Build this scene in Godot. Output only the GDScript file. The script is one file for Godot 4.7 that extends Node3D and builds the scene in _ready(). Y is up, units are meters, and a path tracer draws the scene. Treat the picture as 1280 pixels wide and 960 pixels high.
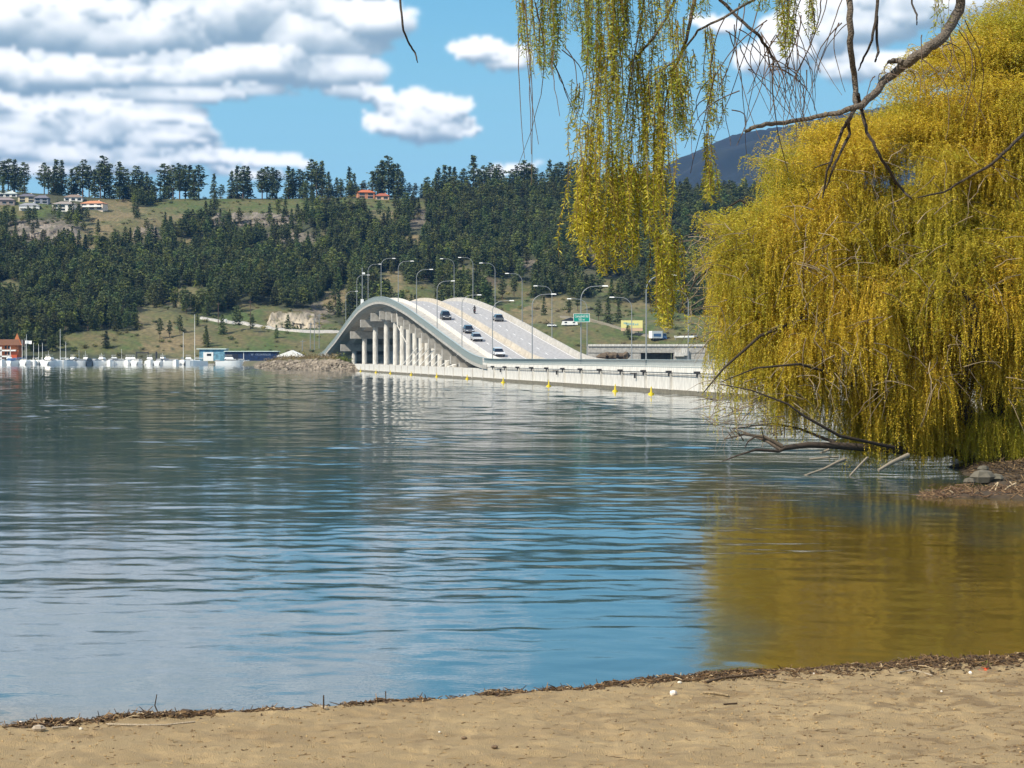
extends Node3D
# A lake shore with a floating bridge, a wooded hill and golden willows. Units are metres; the camera stands on the beach at x 0, z 0 and looks along -z.

const F := 2700.0                # focal length in pixels of a 1280 x 960 picture
const EYE := 4.0                 # eye height over the water
var pitch := -atan(34.0 / F)
var taken := {}
var M := {}
var ORD := ["first", "second", "third", "fourth", "fifth", "sixth", "seventh", "eighth", "ninth", "tenth", "eleventh", "twelfth", "thirteenth", "fourteenth", "fifteenth", "sixteenth"]

# ------------------------------------------------------------------ mesh builder
class MB:
	var v := PackedVector3Array()
	var n := PackedVector3Array()
	var c := PackedColorArray()
	var col := Color(1, 1, 1)
	func tri(a: Vector3, b: Vector3, d: Vector3) -> void:
		var k := (d - a).cross(b - a).normalized()
		v.append(a); v.append(b); v.append(d)
		n.append(k); n.append(k); n.append(k)
		c.append(col); c.append(col); c.append(col)
	func quad(a: Vector3, b: Vector3, d: Vector3, e: Vector3) -> void:
		tri(a, b, d); tri(a, d, e)
	func box(at: Vector3, s: Vector3, B := Basis()) -> void:
		taper(at, s, s, B)
	# a box whose top rectangle may differ from its bottom one; at is its middle
	func taper(at: Vector3, s: Vector3, t: Vector3, B := Basis()) -> void:
		var q := []
		for y in [-1, 1]:
			var z: Vector3 = s if y < 0 else t
			for k in [[-1, -1], [1, -1], [1, 1], [-1, 1]]:
				q.append(at + B * Vector3(k[0] * z.x / 2, y * s.y / 2, k[1] * z.z / 2))
		quad(q[4], q[5], q[6], q[7]); quad(q[3], q[2], q[1], q[0])
		for k in 4:
			var m := (k + 1) % 4
			quad(q[k], q[m], q[m + 4], q[k + 4])
	func tube(p: Array, r: Array, sides := 6, cap := true) -> void:
		var rings := []
		var up := Vector3(0.13, 0.2, 0.97)
		for i in p.size():
			var d: Vector3 = (p[mini(i + 1, p.size() - 1)] - p[maxi(i - 1, 0)])
			d = d.normalized()
			if absf(d.dot(up)) > 0.95: up = Vector3(0.97, 0.1, 0.2)
			var x := d.cross(up).normalized()
			var y := x.cross(d).normalized()
			up = y
			var ring := []
			for k in sides:
				var a := TAU * k / sides
				ring.append(x * cos(a) + y * sin(a))
			rings.append(ring)
		for i in p.size() - 1:
			for k in sides:
				var m := (k + 1) % sides
				var na: Vector3 = rings[i][k]; var nb: Vector3 = rings[i][m]; var nc: Vector3 = rings[i + 1][m]; var nd: Vector3 = rings[i + 1][k]
				var a: Vector3 = p[i] + na * r[i]; var b: Vector3 = p[i] + nb * r[i]
				var cc: Vector3 = p[i + 1] + nc * r[i + 1]; var d: Vector3 = p[i + 1] + nd * r[i + 1]
				v.append(a); v.append(b); v.append(cc); n.append(na); n.append(nb); n.append(nc)
				v.append(a); v.append(cc); v.append(d); n.append(na); n.append(nc); n.append(nd)
				for j in 6: c.append(col)
		if cap:
			for e in [0, p.size() - 1]:
				for k in range(1, sides - 1):
					var a: Vector3 = p[e] + rings[e][0] * r[e]; var b: Vector3 = p[e] + rings[e][k] * r[e]; var d: Vector3 = p[e] + rings[e][k + 1] * r[e]
					if e == 0: tri(a, d, b)
					else: tri(a, b, d)
	# a convex or plain polygon in the plane of u and w, pushed through along t
	func prism(poly: PackedVector2Array, at: Vector3, u: Vector3, w: Vector3, t: Vector3) -> void:
		var id := Geometry2D.triangulate_polygon(poly)
		var f := func(q: Vector2, s: float): return at + u * q.x + w * q.y + t * s
		for k in range(0, id.size(), 3):
			var a := poly[id[k]]; var b := poly[id[k + 1]]; var d := poly[id[k + 2]]
			tri(f.call(a, 0.0), f.call(b, 0.0), f.call(d, 0.0)); tri(f.call(a, 1.0), f.call(d, 1.0), f.call(b, 1.0))
		for k in poly.size():
			var m := (k + 1) % poly.size()
			quad(f.call(poly[k], 0.0), f.call(poly[m], 0.0), f.call(poly[m], 1.0), f.call(poly[k], 1.0))
	# a lumpy ball
	func lump(at: Vector3, s: Vector3, g: RandomNumberGenerator, rough := 0.25, B := Basis()) -> void:
		var rows := 4
		var cols := 6
		var pts := []
		for i in rows + 1:
			var row := []
			for k in cols:
				var a := PI * i / rows; var b := TAU * k / cols
				var q := Vector3(sin(a) * cos(b), cos(a), sin(a) * sin(b)) * (1.0 + g.randf_range(-rough, rough))
				if i == 0 or i == rows:
					q = Vector3(0, cos(a), 0) if k == 0 else row[0]
					row.append(q)
				else: row.append(q)
			pts.append(row)
		for i in rows:
			for k in cols:
				var m := (k + 1) % cols
				var a: Vector3 = at + B * (pts[i][k] * s); var b: Vector3 = at + B * (pts[i][m] * s); var d: Vector3 = at + B * (pts[i + 1][m] * s); var e: Vector3 = at + B * (pts[i + 1][k] * s)
				if i > 0: tri(a, d, b)
				if i < rows - 1: tri(a, e, d)
	func leaf(at: Vector3, d: Vector3, side: Vector3, l: float, w: float) -> void:
		var m := at + d * l * 0.45
		tri(at, m + side * w, at + d * l); tri(at, at + d * l, m - side * w)
	func mesh() -> ArrayMesh:
		var a := []
		a.resize(Mesh.ARRAY_MAX)
		a[Mesh.ARRAY_VERTEX] = v; a[Mesh.ARRAY_NORMAL] = n; a[Mesh.ARRAY_COLOR] = c
		var m := ArrayMesh.new()
		m.add_surface_from_arrays(Mesh.PRIMITIVE_TRIANGLES, a)
		return m

# ------------------------------------------------------------------ helpers
func rng(s: int) -> RandomNumberGenerator:
	var g := RandomNumberGenerator.new()
	g.seed = s
	return g

func at(px: float, py: float, d: float) -> Vector3:
	var r := Vector3((px - 640.0) / F, (480.0 - py) / F, -1.0).rotated(Vector3.RIGHT, pitch)
	return Vector3(0, EYE, 0) + r * (d / -r.z)

func pix(p: Vector3) -> Vector2:
	var q := (p - Vector3(0, EYE, 0)).rotated(Vector3.RIGHT, -pitch)
	return Vector2(640.0 - F * q.x / q.z, 480.0 + F * q.y / q.z)

func lerp_table(t: Array, x: float) -> float:
	if x <= t[0][0]: return t[0][1]
	for i in t.size() - 1:
		if x <= t[i + 1][0]:
			return lerpf(t[i][1], t[i + 1][1], (x - t[i][0]) / (t[i + 1][0] - t[i][0]))
	return t[-1][1]

func smooth_table(t: Array, x: float) -> float:   # Catmull-Rom through the rows
	if x <= t[0][0]: return t[0][1]
	for i in t.size() - 1:
		if x <= t[i + 1][0]:
			var a: Array = t[maxi(i - 1, 0)]; var b: Array = t[i]; var c: Array = t[i + 1]; var d: Array = t[mini(i + 2, t.size() - 1)]
			var h: float = c[0] - b[0]
			var m0: float = (c[1] - a[1]) / maxf(c[0] - a[0], 0.001) * h
			var m1: float = (d[1] - b[1]) / maxf(d[0] - b[0], 0.001) * h
			var u: float = (x - b[0]) / h
			return (2 * u ** 3 - 3 * u * u + 1) * b[1] + (u ** 3 - 2 * u * u + u) * m0 + (-2 * u ** 3 + 3 * u * u) * c[1] + (u ** 3 - u * u) * m1
	return t[-1][1]

func numbered(called: String) -> String:
	taken[called] = taken.get(called, 0) + 1
	return called if taken[called] == 1 else "%s_%03d" % [called, taken[called] - 1]

func part(called: String, m, material: Material, parent: Node3D, where := Vector3.ZERO, kind := "") -> MeshInstance3D:
	var o := MeshInstance3D.new()
	o.name = called
	o.mesh = m.mesh() if m is MB else m
	o.material_override = material
	o.position = where
	if kind: o.set_meta("kind", kind)
	parent.add_child(o, true)
	return o

func tag(o: Node, label: String, category: String, group := "", kind := "") -> void:
	if label: o.set_meta("label", label)
	if category: o.set_meta("category", category)
	if group: o.set_meta("group", group)
	if kind: o.set_meta("kind", kind)

func thing(called: String, label: String, category: String, where := Vector3.ZERO, turn := 0.0, group := "") -> Node3D:
	var o := Node3D.new()
	o.name = numbered(called)
	o.position = where
	o.rotation.y = turn
	add_child(o)
	tag(o, label, category, group)
	return o

func solo(called: String, m, material: Material, label: String, category: String, group := "", kind := "", where := Vector3.ZERO) -> MeshInstance3D:
	var o := part(numbered(called), m, material, self, where)
	tag(o, label, category, group, kind)
	return o

func struct(called: String, m, material: Material) -> MeshInstance3D:
	var o := part(numbered(called), m, material, self)
	o.set_meta("kind", "structure")
	return o

func grid(nx: int, nz: int, p: PackedVector3Array, col: PackedColorArray, uv := PackedVector2Array()) -> ArrayMesh:
	var id := PackedInt32Array()
	id.resize((nx - 1) * (nz - 1) * 6)
	var k := 0
	for j in nz - 1:
		for i in nx - 1:
			var a := j * nx + i
			id[k] = a; id[k + 1] = a + nx; id[k + 2] = a + 1
			id[k + 3] = a + 1; id[k + 4] = a + nx; id[k + 5] = a + nx + 1
			k += 6
	var arr := []
	arr.resize(Mesh.ARRAY_MAX)
	arr[Mesh.ARRAY_VERTEX] = p
	arr[Mesh.ARRAY_COLOR] = col
	arr[Mesh.ARRAY_INDEX] = id
	if uv.size(): arr[Mesh.ARRAY_TEX_UV] = uv
	var m := ArrayMesh.new()
	m.add_surface_from_arrays(Mesh.PRIMITIVE_TRIANGLES, arr)
	var st := SurfaceTool.new()
	st.create_from(m, 0)
	st.generate_normals()
	return st.commit()

func lin(r: float, g: float, b: float) -> Color:
	return Color(r, g, b).linear_to_srgb()

func noise(freq: float, s: int, oct := 4, type := FastNoiseLite.TYPE_SIMPLEX_SMOOTH) -> FastNoiseLite:
	var f := FastNoiseLite.new()
	f.noise_type = type
	f.frequency = freq
	f.seed = s
	f.fractal_type = FastNoiseLite.FRACTAL_FBM if oct > 1 else FastNoiseLite.FRACTAL_NONE
	f.fractal_octaves = oct
	return f

func noise_tex(freq: float, s: int, lo: float, hi: float, size := 512, oct := 5, tint := Color(1, 1, 1)) -> NoiseTexture2D:
	var t := NoiseTexture2D.new()
	t.width = size; t.height = size
	t.seamless = true
	t.noise = noise(freq, s, oct)
	var g := Gradient.new()
	g.set_color(0, Color(lo * tint.r, lo * tint.g, lo * tint.b)); g.set_color(1, Color(hi, hi, hi))
	t.color_ramp = g
	return t

func bump_tex(freq: float, s: int, size := 512, oct := 5) -> NoiseTexture2D:
	var t := NoiseTexture2D.new()
	t.width = size; t.height = size
	t.seamless = true
	t.noise = noise(freq, s, oct)
	return t

func mat(name: String, c: Color, rough := 0.8, metal := 0.0) -> StandardMaterial3D:
	var m := StandardMaterial3D.new()
	m.resource_name = name
	m.albedo_color = c
	m.roughness = rough
	m.metallic = metal
	M[name] = m
	return m

func grain(m: StandardMaterial3D, t: Texture2D, scale: float, world := true) -> StandardMaterial3D:
	m.albedo_texture = t
	m.uv1_triplanar = true
	m.uv1_world_triplanar = world
	m.uv1_scale = Vector3.ONE * scale
	return m

func tinted(m: StandardMaterial3D) -> StandardMaterial3D:
	m.vertex_color_use_as_albedo = true
	m.cull_mode = BaseMaterial3D.CULL_DISABLED
	return m

# ------------------------------------------------------------------ world
func _ready() -> void:
	set_view()
	set_sky()
	make_materials()
	build_lake()
	build_hill()
	build_mountain()
	build_beach()
	build_bridge()
	build_far_shore()
	build_marina()
	build_houses()
	build_forest()
	build_big_willow()
	build_overhanging_willow()
	build_debris()

func set_view() -> void:
	var cam := Camera3D.new()
	cam.name = "camera"
	cam.position = Vector3(0, EYE, 0)
	cam.rotation.x = pitch
	cam.fov = rad_to_deg(2.0 * atan(480.0 / F))
	cam.near = 0.2
	cam.far = 20000.0
	add_child(cam)
	cam.current = true
	var sun := DirectionalLight3D.new()
	sun.name = "sun"
	sun.light_energy = 1.6
	sun.light_color = Color(1.0, 0.955, 0.88)
	sun.light_angular_distance = 0.5
	sun.shadow_enabled = true
	sun.directional_shadow_max_distance = 2500.0
	add_child(sun)
	sun.look_at_from_position(Vector3(-0.57, 0.70, 0.43) * 100.0, Vector3.ZERO)

func set_sky() -> void:
	var e := Environment.new()
	e.background_mode = Environment.BG_SKY
	e.tonemap_mode = Environment.TONE_MAPPER_LINEAR
	e.tonemap_exposure = 1.32
	e.sdfgi_enabled = true
	e.ssao_enabled = true
	e.ssil_enabled = true
	e.fog_enabled = true
	e.fog_density = 0.000032
	e.fog_light_color = Color(0.36, 0.66, 1.0)
	var s := Sky.new()
	var pm := PanoramaSkyMaterial.new()
	pm.panorama = ImageTexture.create_from_image(sky_picture())
	s.sky_material = pm
	e.sky = s
	var w := WorldEnvironment.new()
	w.name = "world"
	w.environment = e
	add_child(w)

# Cumulus as heaps of puffs; rows of [azimuth, elevation, half width, half height] in degrees.
func sky_puffs() -> Array:
	var out := []
	var k := 0.02122
	var seen := [
		# big upper bank
		[40, 40, 210, 52], [180, 48, 130, 50], [320, 30, 150, 62], [410, 55, 105, 62], [445, 92, 75, 38], [330, 95, 190, 34], [220, 98, 190, 32], [90, 95, 150, 34], [-20, 90, 110, 34], [470, 118, 70, 14], [250, 125, 130, 14], [250, -20, 300, 50],
		# middle left bank
		[50, 165, 130, 46], [150, 162, 100, 46], [205, 180, 70, 30], [10, 185, 140, 36], [90, 196, 190, 26], [0, 132, 90, 22], [60, 138, 80, 18], [110, 130, 60, 16],
		# small one and its neighbours
		[545, 138, 46, 32], [525, 150, 54, 20], [570, 150, 36, 16], [500, 118, 30, 10], [590, 155, 26, 8],
		[615, 60, 40, 24], [640, 75, 40, 18], [200, 208, 150, 16], [330, 204, 80, 11], [60, 218, 160, 14], [300, 222, 90, 8], [660, 212, 50, 9],
		# behind the branches
		[1060, 40, 110, 55], [1150, 20, 90, 45], [980, 70, 60, 30], [1110, 95, 90, 30], [890, 30, 40, 12], [1260, 60, 60, 40],
	]
	var g := rng(77)
	for a in seen:
		out.append([(a[0] - 640) * k, (446 - a[1]) * k, a[2] * k * 0.92, a[3] * k * 0.85])
		for j in 7:                                           # cauliflower tops
			var t := g.randf_range(-0.85, 0.85)
			var r: float = g.randf_range(0.28, 0.5) * a[3] * k
			out.append([(a[0] + t * a[2] - 640) * k, (446 - a[1] + a[3] * g.randf_range(0.1, 0.75) * sqrt(1.0 - t * t)) * k, r * g.randf_range(1.2, 2.0), r])
	for i in 150:                                             # the same kind of sky all round
		var az := g.randf_range(15.0, 345.0)
		var el := 1.5 + pow(g.randf(), 1.5) * 60.0
		var w := g.randf_range(1.6, 4.5) * (1.0 + el / 14.0)
		if az > 180.0: az -= 360.0
		if absf(az) < 15.0 + w: continue
		for j in g.randi_range(2, 6):
			out.append([az + g.randfn() * w * 0.9, el + g.randfn() * w * 0.16, w * g.randf_range(0.5, 1.1), w * g.randf_range(0.18, 0.34)])
	for i in 26:                                              # over the frame's top edge
		var az := g.randf_range(-16, 16)
		var el := g.randf_range(14, 60)
		var w := g.randf_range(3.0, 9.0)
		for j in 3:
			out.append([az + g.randfn() * w * 0.9, el + g.randfn() * w * 0.16, w * g.randf_range(0.5, 1.1), w * g.randf_range(0.18, 0.34)])
	return out

func sky_band(w: int, e0: float, e1: float, h: int, puffs: Array) -> Image:   # rows from elevation e1 (top) down to e0
	var body := PackedFloat32Array()
	body.resize(w * h)
	body.fill(-1.0)
	var low := PackedFloat32Array()                            # how high in its puff a point is
	low.resize(w * h)
	var dx := 360.0 / w
	var dy := (e1 - e0) / h
	for q in puffs:
		var c := cos(deg_to_rad(clampf(q[1], 0, 80)))
		var rx: float = q[2] / c * 1.5
		var ry: float = q[3] * 1.5
		var j0 := maxi(0, int((e1 - q[1] - ry) / dy)); var j1 := mini(h - 1, int((e1 - q[1] + ry) / dy))
		var i0 := int(floor((q[0] - rx) / dx)); var i1 := int((q[0] + rx) / dx)      # column 0 looks along -z
		for j in range(j0, j1 + 1):
			var y: float = (e1 - (j + 0.5) * dy - q[1]) / q[3]
			if y < 0.0: y *= 1.18                               # flat bases
			for i in range(i0, i1 + 1):
				var x: float = ((i + 0.5) * dx - q[0]) / (q[2] / c)
				var b := 1.0 - x * x - y * y
				var n := j * w + posmod(i, w)
				if b > body[n]:
					body[n] = b
					low[n] = y
	var bend := noise(7.0, 15, 3)
	var f1 := noise(12.0, 5, 5)
	var f2 := noise(46.0, 9, 5)
	var sins := PackedFloat32Array(); var coss := PackedFloat32Array()
	for i in w:
		var a := deg_to_rad((i + 0.5) * dx)
		sins.append(sin(a)); coss.append(cos(a))
	var dens := PackedFloat32Array()
	dens.resize(w * h)
	var far := PackedFloat32Array()
	far.resize(w * h)
	var soft := PackedFloat32Array()
	soft.resize(w * h)
	for j in h:
		var el := deg_to_rad(e1 - (j + 0.5) * dy)
		var ce := cos(el); var se := sin(el) * 1.25
		for i in w:
			var x := sins[i] * ce; var z := coss[i] * ce
			var n := j * w + i
			var a := clampi(j + int(0.7 / dy * bend.get_noise_3d(x, se + 3.0, z)), 0, h - 1) * w + posmod(i + int(1.4 / dx * bend.get_noise_3d(x, se - 3.0, z)), w)
			far[n] = low[a]
			if body[a] > -0.95:
				var n1 := f1.get_noise_3d(x, se, z); var n2 := f2.get_noise_3d(x, se, z)
				dens[n] = body[a] + 0.55 * n1 + 0.85 * n2 * (0.5 + 0.5 * clampf(low[a] + 0.6, 0, 1))
				soft[n] = body[a] + 0.45 * n1 + 0.26 * n2
			else:
				dens[n] = -1.0
				soft[n] = -1.0
	var bytes := PackedByteArray()
	bytes.resize(w * h * 3)
	var up := maxi(1, int(0.42 / dy)); var aside := maxi(1, int(0.30 / dx))
	for j in h:
		var el := e1 - (j + 0.5) * dy
		var t := clampf(el / 90.0, 0, 1)
		var sky := Color(0.66, 0.80, 0.84).lerp(Color(0.47, 0.70, 0.81), clampf(el / 9.5, 0, 1)).lerp(Color(0.17, 0.40, 0.72), pow(t, 0.55) * clampf((el - 7.0) / 14.0, 0, 1))
		for i in w:
			var n := j * w + i
			var c := sky
			var d := dens[n]
			if d > -0.10:
				var cover := smoothstep(-0.10, 0.24, d)
				# light comes from above and from the left: compare with the thickness towards it
				var nu := maxi(j - up, 0) * w + posmod(i - aside, w)
				var lit := clampf(0.60 + 0.34 * far[n] + 0.55 * (soft[n] - maxf(soft[nu], -0.3)) - 0.06 * d, 0, 1)
				var white := Color(0.525, 0.615, 0.675).lerp(Color(0.985, 0.985, 0.98), smoothstep(0.08, 0.85, lit))
				c = sky.lerp(white, cover)
			bytes[n * 3] = int(clampf(c.r, 0, 1) * 255.0); bytes[n * 3 + 1] = int(clampf(c.g, 0, 1) * 255.0); bytes[n * 3 + 2] = int(clampf(c.b, 0, 1) * 255.0)
	return Image.create_from_data(w, h, false, Image.FORMAT_RGB8, bytes)

func sky_picture() -> Image:
	var w := 4096
	var h := 2048
	var p := sky_puffs()
	var im := Image.create(w, h, false, Image.FORMAT_RGB8)
	im.fill(Color(0.42, 0.50, 0.52))
	var rows := 182                                            # 16 degrees
	var e := rows * 180.0 / h
	var high := sky_band(1024, e, 90.0, (1024 - rows) / 4, p)
	high.resize(w, 1024 - rows, Image.INTERPOLATE_CUBIC)
	im.blit_rect(high, Rect2i(0, 0, w, 1024 - rows), Vector2i(0, 0))
	im.blit_rect(sky_band(w, 0.0, e, rows, p), Rect2i(0, 0, w, rows), Vector2i(0, 1024 - rows))
	return im

func make_materials() -> void:
	var blot := noise_tex(0.012, 3, 0.72, 1.0, 512, 6)
	var fine := noise_tex(0.05, 4, 0.70, 1.0, 512, 4)
	grain(mat("concrete", lin(0.50, 0.485, 0.45), 0.85), blot, 0.11)
	grain(mat("pale_concrete", lin(0.78, 0.765, 0.72), 0.85), noise_tex(0.014, 6, 0.70, 1.0, 512, 6), 0.07)
	M.pale_concrete.uv1_scale = Vector3(0.26, 0.05, 0.26)      # stains run down
	grain(mat("stained_concrete", lin(0.22, 0.20, 0.15), 0.8), blot, 0.2)
	grain(mat("asphalt", lin(0.45, 0.45, 0.46), 0.9), fine, 0.05)
	grain(mat("median_concrete", lin(0.57, 0.52, 0.44), 0.85), blot, 0.09)
	mat("rail_steel", lin(0.34, 0.40, 0.40), 0.45, 0.3)
	mat("galvanised", lin(0.26, 0.28, 0.29), 0.5, 0.3)
	mat("lamp_white", lin(0.75, 0.76, 0.75), 0.4)
	mat("dark_steel", lin(0.03, 0.03, 0.035), 0.5)
	mat("buoy_yellow", lin(0.78, 0.60, 0.02), 0.5)
	mat("sign_green", lin(0.0, 0.25, 0.19), 0.5)
	mat("white_paint", lin(0.80, 0.80, 0.78), 0.5)
	mat("white_hull", lin(0.80, 0.81, 0.80), 0.25)
	mat("glass_dark", lin(0.015, 0.02, 0.025), 0.08)
	mat("tyre", lin(0.02, 0.02, 0.02), 0.9)
	mat("chrome", lin(0.6, 0.6, 0.6), 0.2, 1.0)
	mat("headlight", lin(0.75, 0.78, 0.8), 0.1)
	for q in [["paint_black", 0.02, 0.022, 0.026], ["paint_navy", 0.03, 0.04, 0.06], ["paint_silver", 0.52, 0.54, 0.56], ["paint_white", 0.75, 0.76, 0.77], ["paint_grey", 0.10, 0.11, 0.12], ["paint_blue", 0.05, 0.13, 0.30], ["paint_red", 0.35, 0.03, 0.02]]:
		var m := mat(q[0], lin(q[1], q[2], q[3]), 0.35)
		m.clearcoat_enabled = true
		m.clearcoat = 0.8
		m.clearcoat_roughness = 0.06
	# grounds
	var t := grain(tinted(mat("hill", Color(1, 1, 1), 0.95)), noise_tex(0.03, 8, 0.62, 1.0, 512, 6), 0.02)
	t.cull_mode = BaseMaterial3D.CULL_BACK
	var sand := grain(tinted(mat("sand", Color(1, 1, 1), 0.95)), noise_tex(0.09, 12, 0.74, 1.0, 1024, 5), 0.55)
	sand.heightmap_enabled = true
	sand.heightmap_texture = bump_tex(0.11, 15, 1024, 6)
	sand.heightmap_scale = 3.0
	grain(tinted(mat("soil", Color(1, 1, 1), 0.95)), fine, 0.6)
	grain(tinted(mat("rock", Color(1, 1, 1), 0.9)), fine, 0.12)
	# plants
	tinted(mat("needles", Color(1, 1, 1), 0.8))
	grain(mat("pine_bark", lin(0.14, 0.09, 0.06), 0.95), fine, 0.5)
	var leaf := tinted(mat("willow_leaf", Color(1, 1, 1), 0.55))
	leaf.backlight_enabled = true
	leaf.backlight = lin(0.85, 0.85, 0.7)
	var bk := grain(tinted(mat("willow_bark", Color(1, 1, 1), 0.95)), noise_tex(0.05, 21, 0.45, 1.0, 512, 5), 2.2)
	bk.heightmap_enabled = true
	bk.heightmap_texture = bump_tex(0.05, 22, 512, 4)
	bk.heightmap_scale = 1.2
	tinted(mat("twig", Color(1, 1, 1), 0.9))
	tinted(mat("paint_any", Color(1, 1, 1), 0.5))
	# water
	var w := tinted(mat("water", Color(1, 1, 1), 0.03))
	w.cull_mode = BaseMaterial3D.CULL_BACK
	w.metallic_specular = 0.37
	w.normal_enabled = true
	var nt := NoiseTexture2D.new()
	nt.width = 1024; nt.height = 1024
	nt.seamless = true
	nt.as_normal_map = true
	nt.bump_strength = 3.0
	nt.noise = noise(0.035, 31, 4)
	w.normal_texture = nt
	w.normal_scale = 0.07
	w.uv1_triplanar = true
	w.uv1_world_triplanar = true
	w.uv1_scale = Vector3(0.10, 0.3, 0.30)

# ------------------------------------------------------------------ lake
var SHORE := [[-40, 21.5], [-12, 22.6], [-5.5, 23.4], [-3.9, 24.0], [-2.2, 24.6], [0.0, 25.6], [2.6, 27.05], [4.6, 27.9], [6.8, 28.7], [9.0, 30.5], [12.0, 36.0], [14.5, 46.0], [17.0, 58.0], [40.0, 70.0]]
func shore(x: float) -> float:
	return smooth_table(SHORE, x)

func build_lake() -> void:
	var rows := []
	var d := 20.0
	while d < 1500.0:
		rows.append(d)
		d *= 1.0046 if d < 400.0 else 1.012
	rows.append(2500.0)
	rows.append(9000.0)
	var cols := []
	for k in [-9.0, -5.0, -3.2, -2.4, -1.9, -1.6, -1.4, -1.25]: cols.append(k)
	for k in 321: cols.append(-1.12 + 2.24 * k / 320.0)
	for k in [1.25, 1.4, 1.6, 1.9, 2.4, 3.2, 5.0, 9.0]: cols.append(k)
	var n0 := noise(0.11, 41, 2); var n1 := noise(0.50, 42, 3); var n2 := noise(1.5, 43, 3); var patch := noise(0.03, 44, 3); var mud := noise(0.16, 45, 4); var gusts := noise(0.10, 46, 3); var nf := noise(0.13, 47, 2); var nr := noise(0.85, 48, 2)
	var p := PackedVector3Array(); var c := PackedColorArray()
	p.resize(rows.size() * cols.size()); c.resize(p.size())
	var k := 0
	for r in rows:
		var half: float = 0.6 + 0.237 * r
		var step: float = half * 0.007
		var fine := clampf(1.5 - step / 0.22, 0.0, 1.0)
		var mid := clampf(1.5 - step / 0.7, 0.0, 1.0)
		var coarse := clampf(1.6 - step / 2.6, 0.0, 1.0)
		for s in cols:
			var x: float = s * half
			var y := 0.0
			if absf(s) < 1.3 and r < 1400.0:
				var calm := 0.55 + 0.75 * patch.get_noise_2d(x, r * 0.5) + 0.25
				var cove := clampf((x - 2.2 - 0.05 * r) / 4.0, 0, 1) * clampf((95.0 - r) / 30.0, 0, 1)    # sheltered water before the willow
				calm = clampf(calm, 0.15, 1.4) * (1.0 - 0.5 * cove) * clampf((r - 22.0) / 16.0, 0.3, 1.0)
				var gust := 0.35 + 1.5 * smoothstep(-0.25, 0.35, gusts.get_noise_2d(x * 0.8, r * 0.55))
				calm *= lerpf(1.0, gust, clampf((r - 40.0) / 60.0, 0, 1))
				y += coarse * 0.030 * n0.get_noise_2d(x * 0.45 + r * 0.06, r) * (0.4 + 0.6 * calm)
				y += 0.055 * clampf((r - 60.0) / 120.0, 0, 1) * nf.get_noise_2d(x * 2.0 + r * 0.1, r) * clampf(gust, 0.3, 1.4)
				y += mid * 0.0165 * n1.get_noise_2d(x * 0.42 - r * 0.05, r) * calm
				y += fine * 0.0075 * nr.get_noise_2d(x * 0.95, r) * (0.5 + 0.5 * calm)
				y += fine * 0.0030 * n2.get_noise_2d(x * 0.5 + r * 0.04, r) * (0.4 + 0.6 * calm)
			p[k] = Vector3(x, y, -r)
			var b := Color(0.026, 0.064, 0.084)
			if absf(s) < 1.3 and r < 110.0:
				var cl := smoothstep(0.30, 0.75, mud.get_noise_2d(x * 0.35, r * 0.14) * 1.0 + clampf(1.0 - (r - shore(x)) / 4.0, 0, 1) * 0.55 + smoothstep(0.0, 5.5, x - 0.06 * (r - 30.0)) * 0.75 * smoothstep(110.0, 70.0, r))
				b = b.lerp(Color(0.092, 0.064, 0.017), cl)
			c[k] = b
			k += 1
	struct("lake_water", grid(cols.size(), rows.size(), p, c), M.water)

# ------------------------------------------------------------------ hill
var RIDGE := [[-600, 236], [0, 240], [100, 246], [170, 250], [300, 249], [440, 247], [520, 249], [620, 245], [700, 240], [760, 240], [860, 246], [1000, 252], [1300, 262], [1900, 262]]
var PROFILE := [[1080, 2.0], [1105, 4.5], [1135, 13.0], [1158, 19.0], [1178, 21.0], [1250, 33.0], [1400, 63.0], [1550, 99.0], [1620, 118.0], [1655, 127.0], [1700, 129.0], [2400, 138.0]]
var BANK := [[-600, 1080], [290, 1080], [330, 930], [400, 790], [470, 770], [700, 790], [1000, 800], [1900, 800]]
var roll := noise(0.0045, 51, 4)
var knob := noise(0.035, 52, 3)
func ground(px: float, d: float) -> float:
	var s := lerp_table(BANK, px)
	if d < s: return -2.0 + 2.0 * clampf((d - s + 30.0) / 30.0, 0, 1) - 0.4
	var h: float = smooth_table(PROFILE, d) if d > 1080.0 else lerpf(0.2, 2.0, clampf((d - s) / 25.0, 0, 1)) + (1.0 - clampf((1080.0 - d) / 300.0, 0, 1)) * 0.0
	var top := EYE + (446.0 - smooth_table(RIDGE, px)) * 1655.0 / F
	h *= lerpf(1.0, top / 127.0, clampf((d - 1100.0) / 400.0, 0, 1))
	var x := (px - 640.0) * d / F
	var a := clampf((d - 1100.0) / 150.0, 0, 1) * clampf((1655.0 - d) / 120.0, 0.12, 1)
	return h + a * (11.0 * roll.get_noise_2d(x, d) + 3.0 * knob.get_noise_2d(x, d))

func on_hill(px: float, d: float) -> Vector3:
	return Vector3((px - 640.0) * d / F, ground(px, d), -d)

func hit(px: float, py: float, from := 1085.0) -> Vector3:      # the nearest point of the hill that shows at that place
	var d := from
	while d < 1720.0:
		var p := on_hill(px, d)
		if pix(p).y <= py: return p
		d += 3.0
	return on_hill(px, 1690.0)

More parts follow.
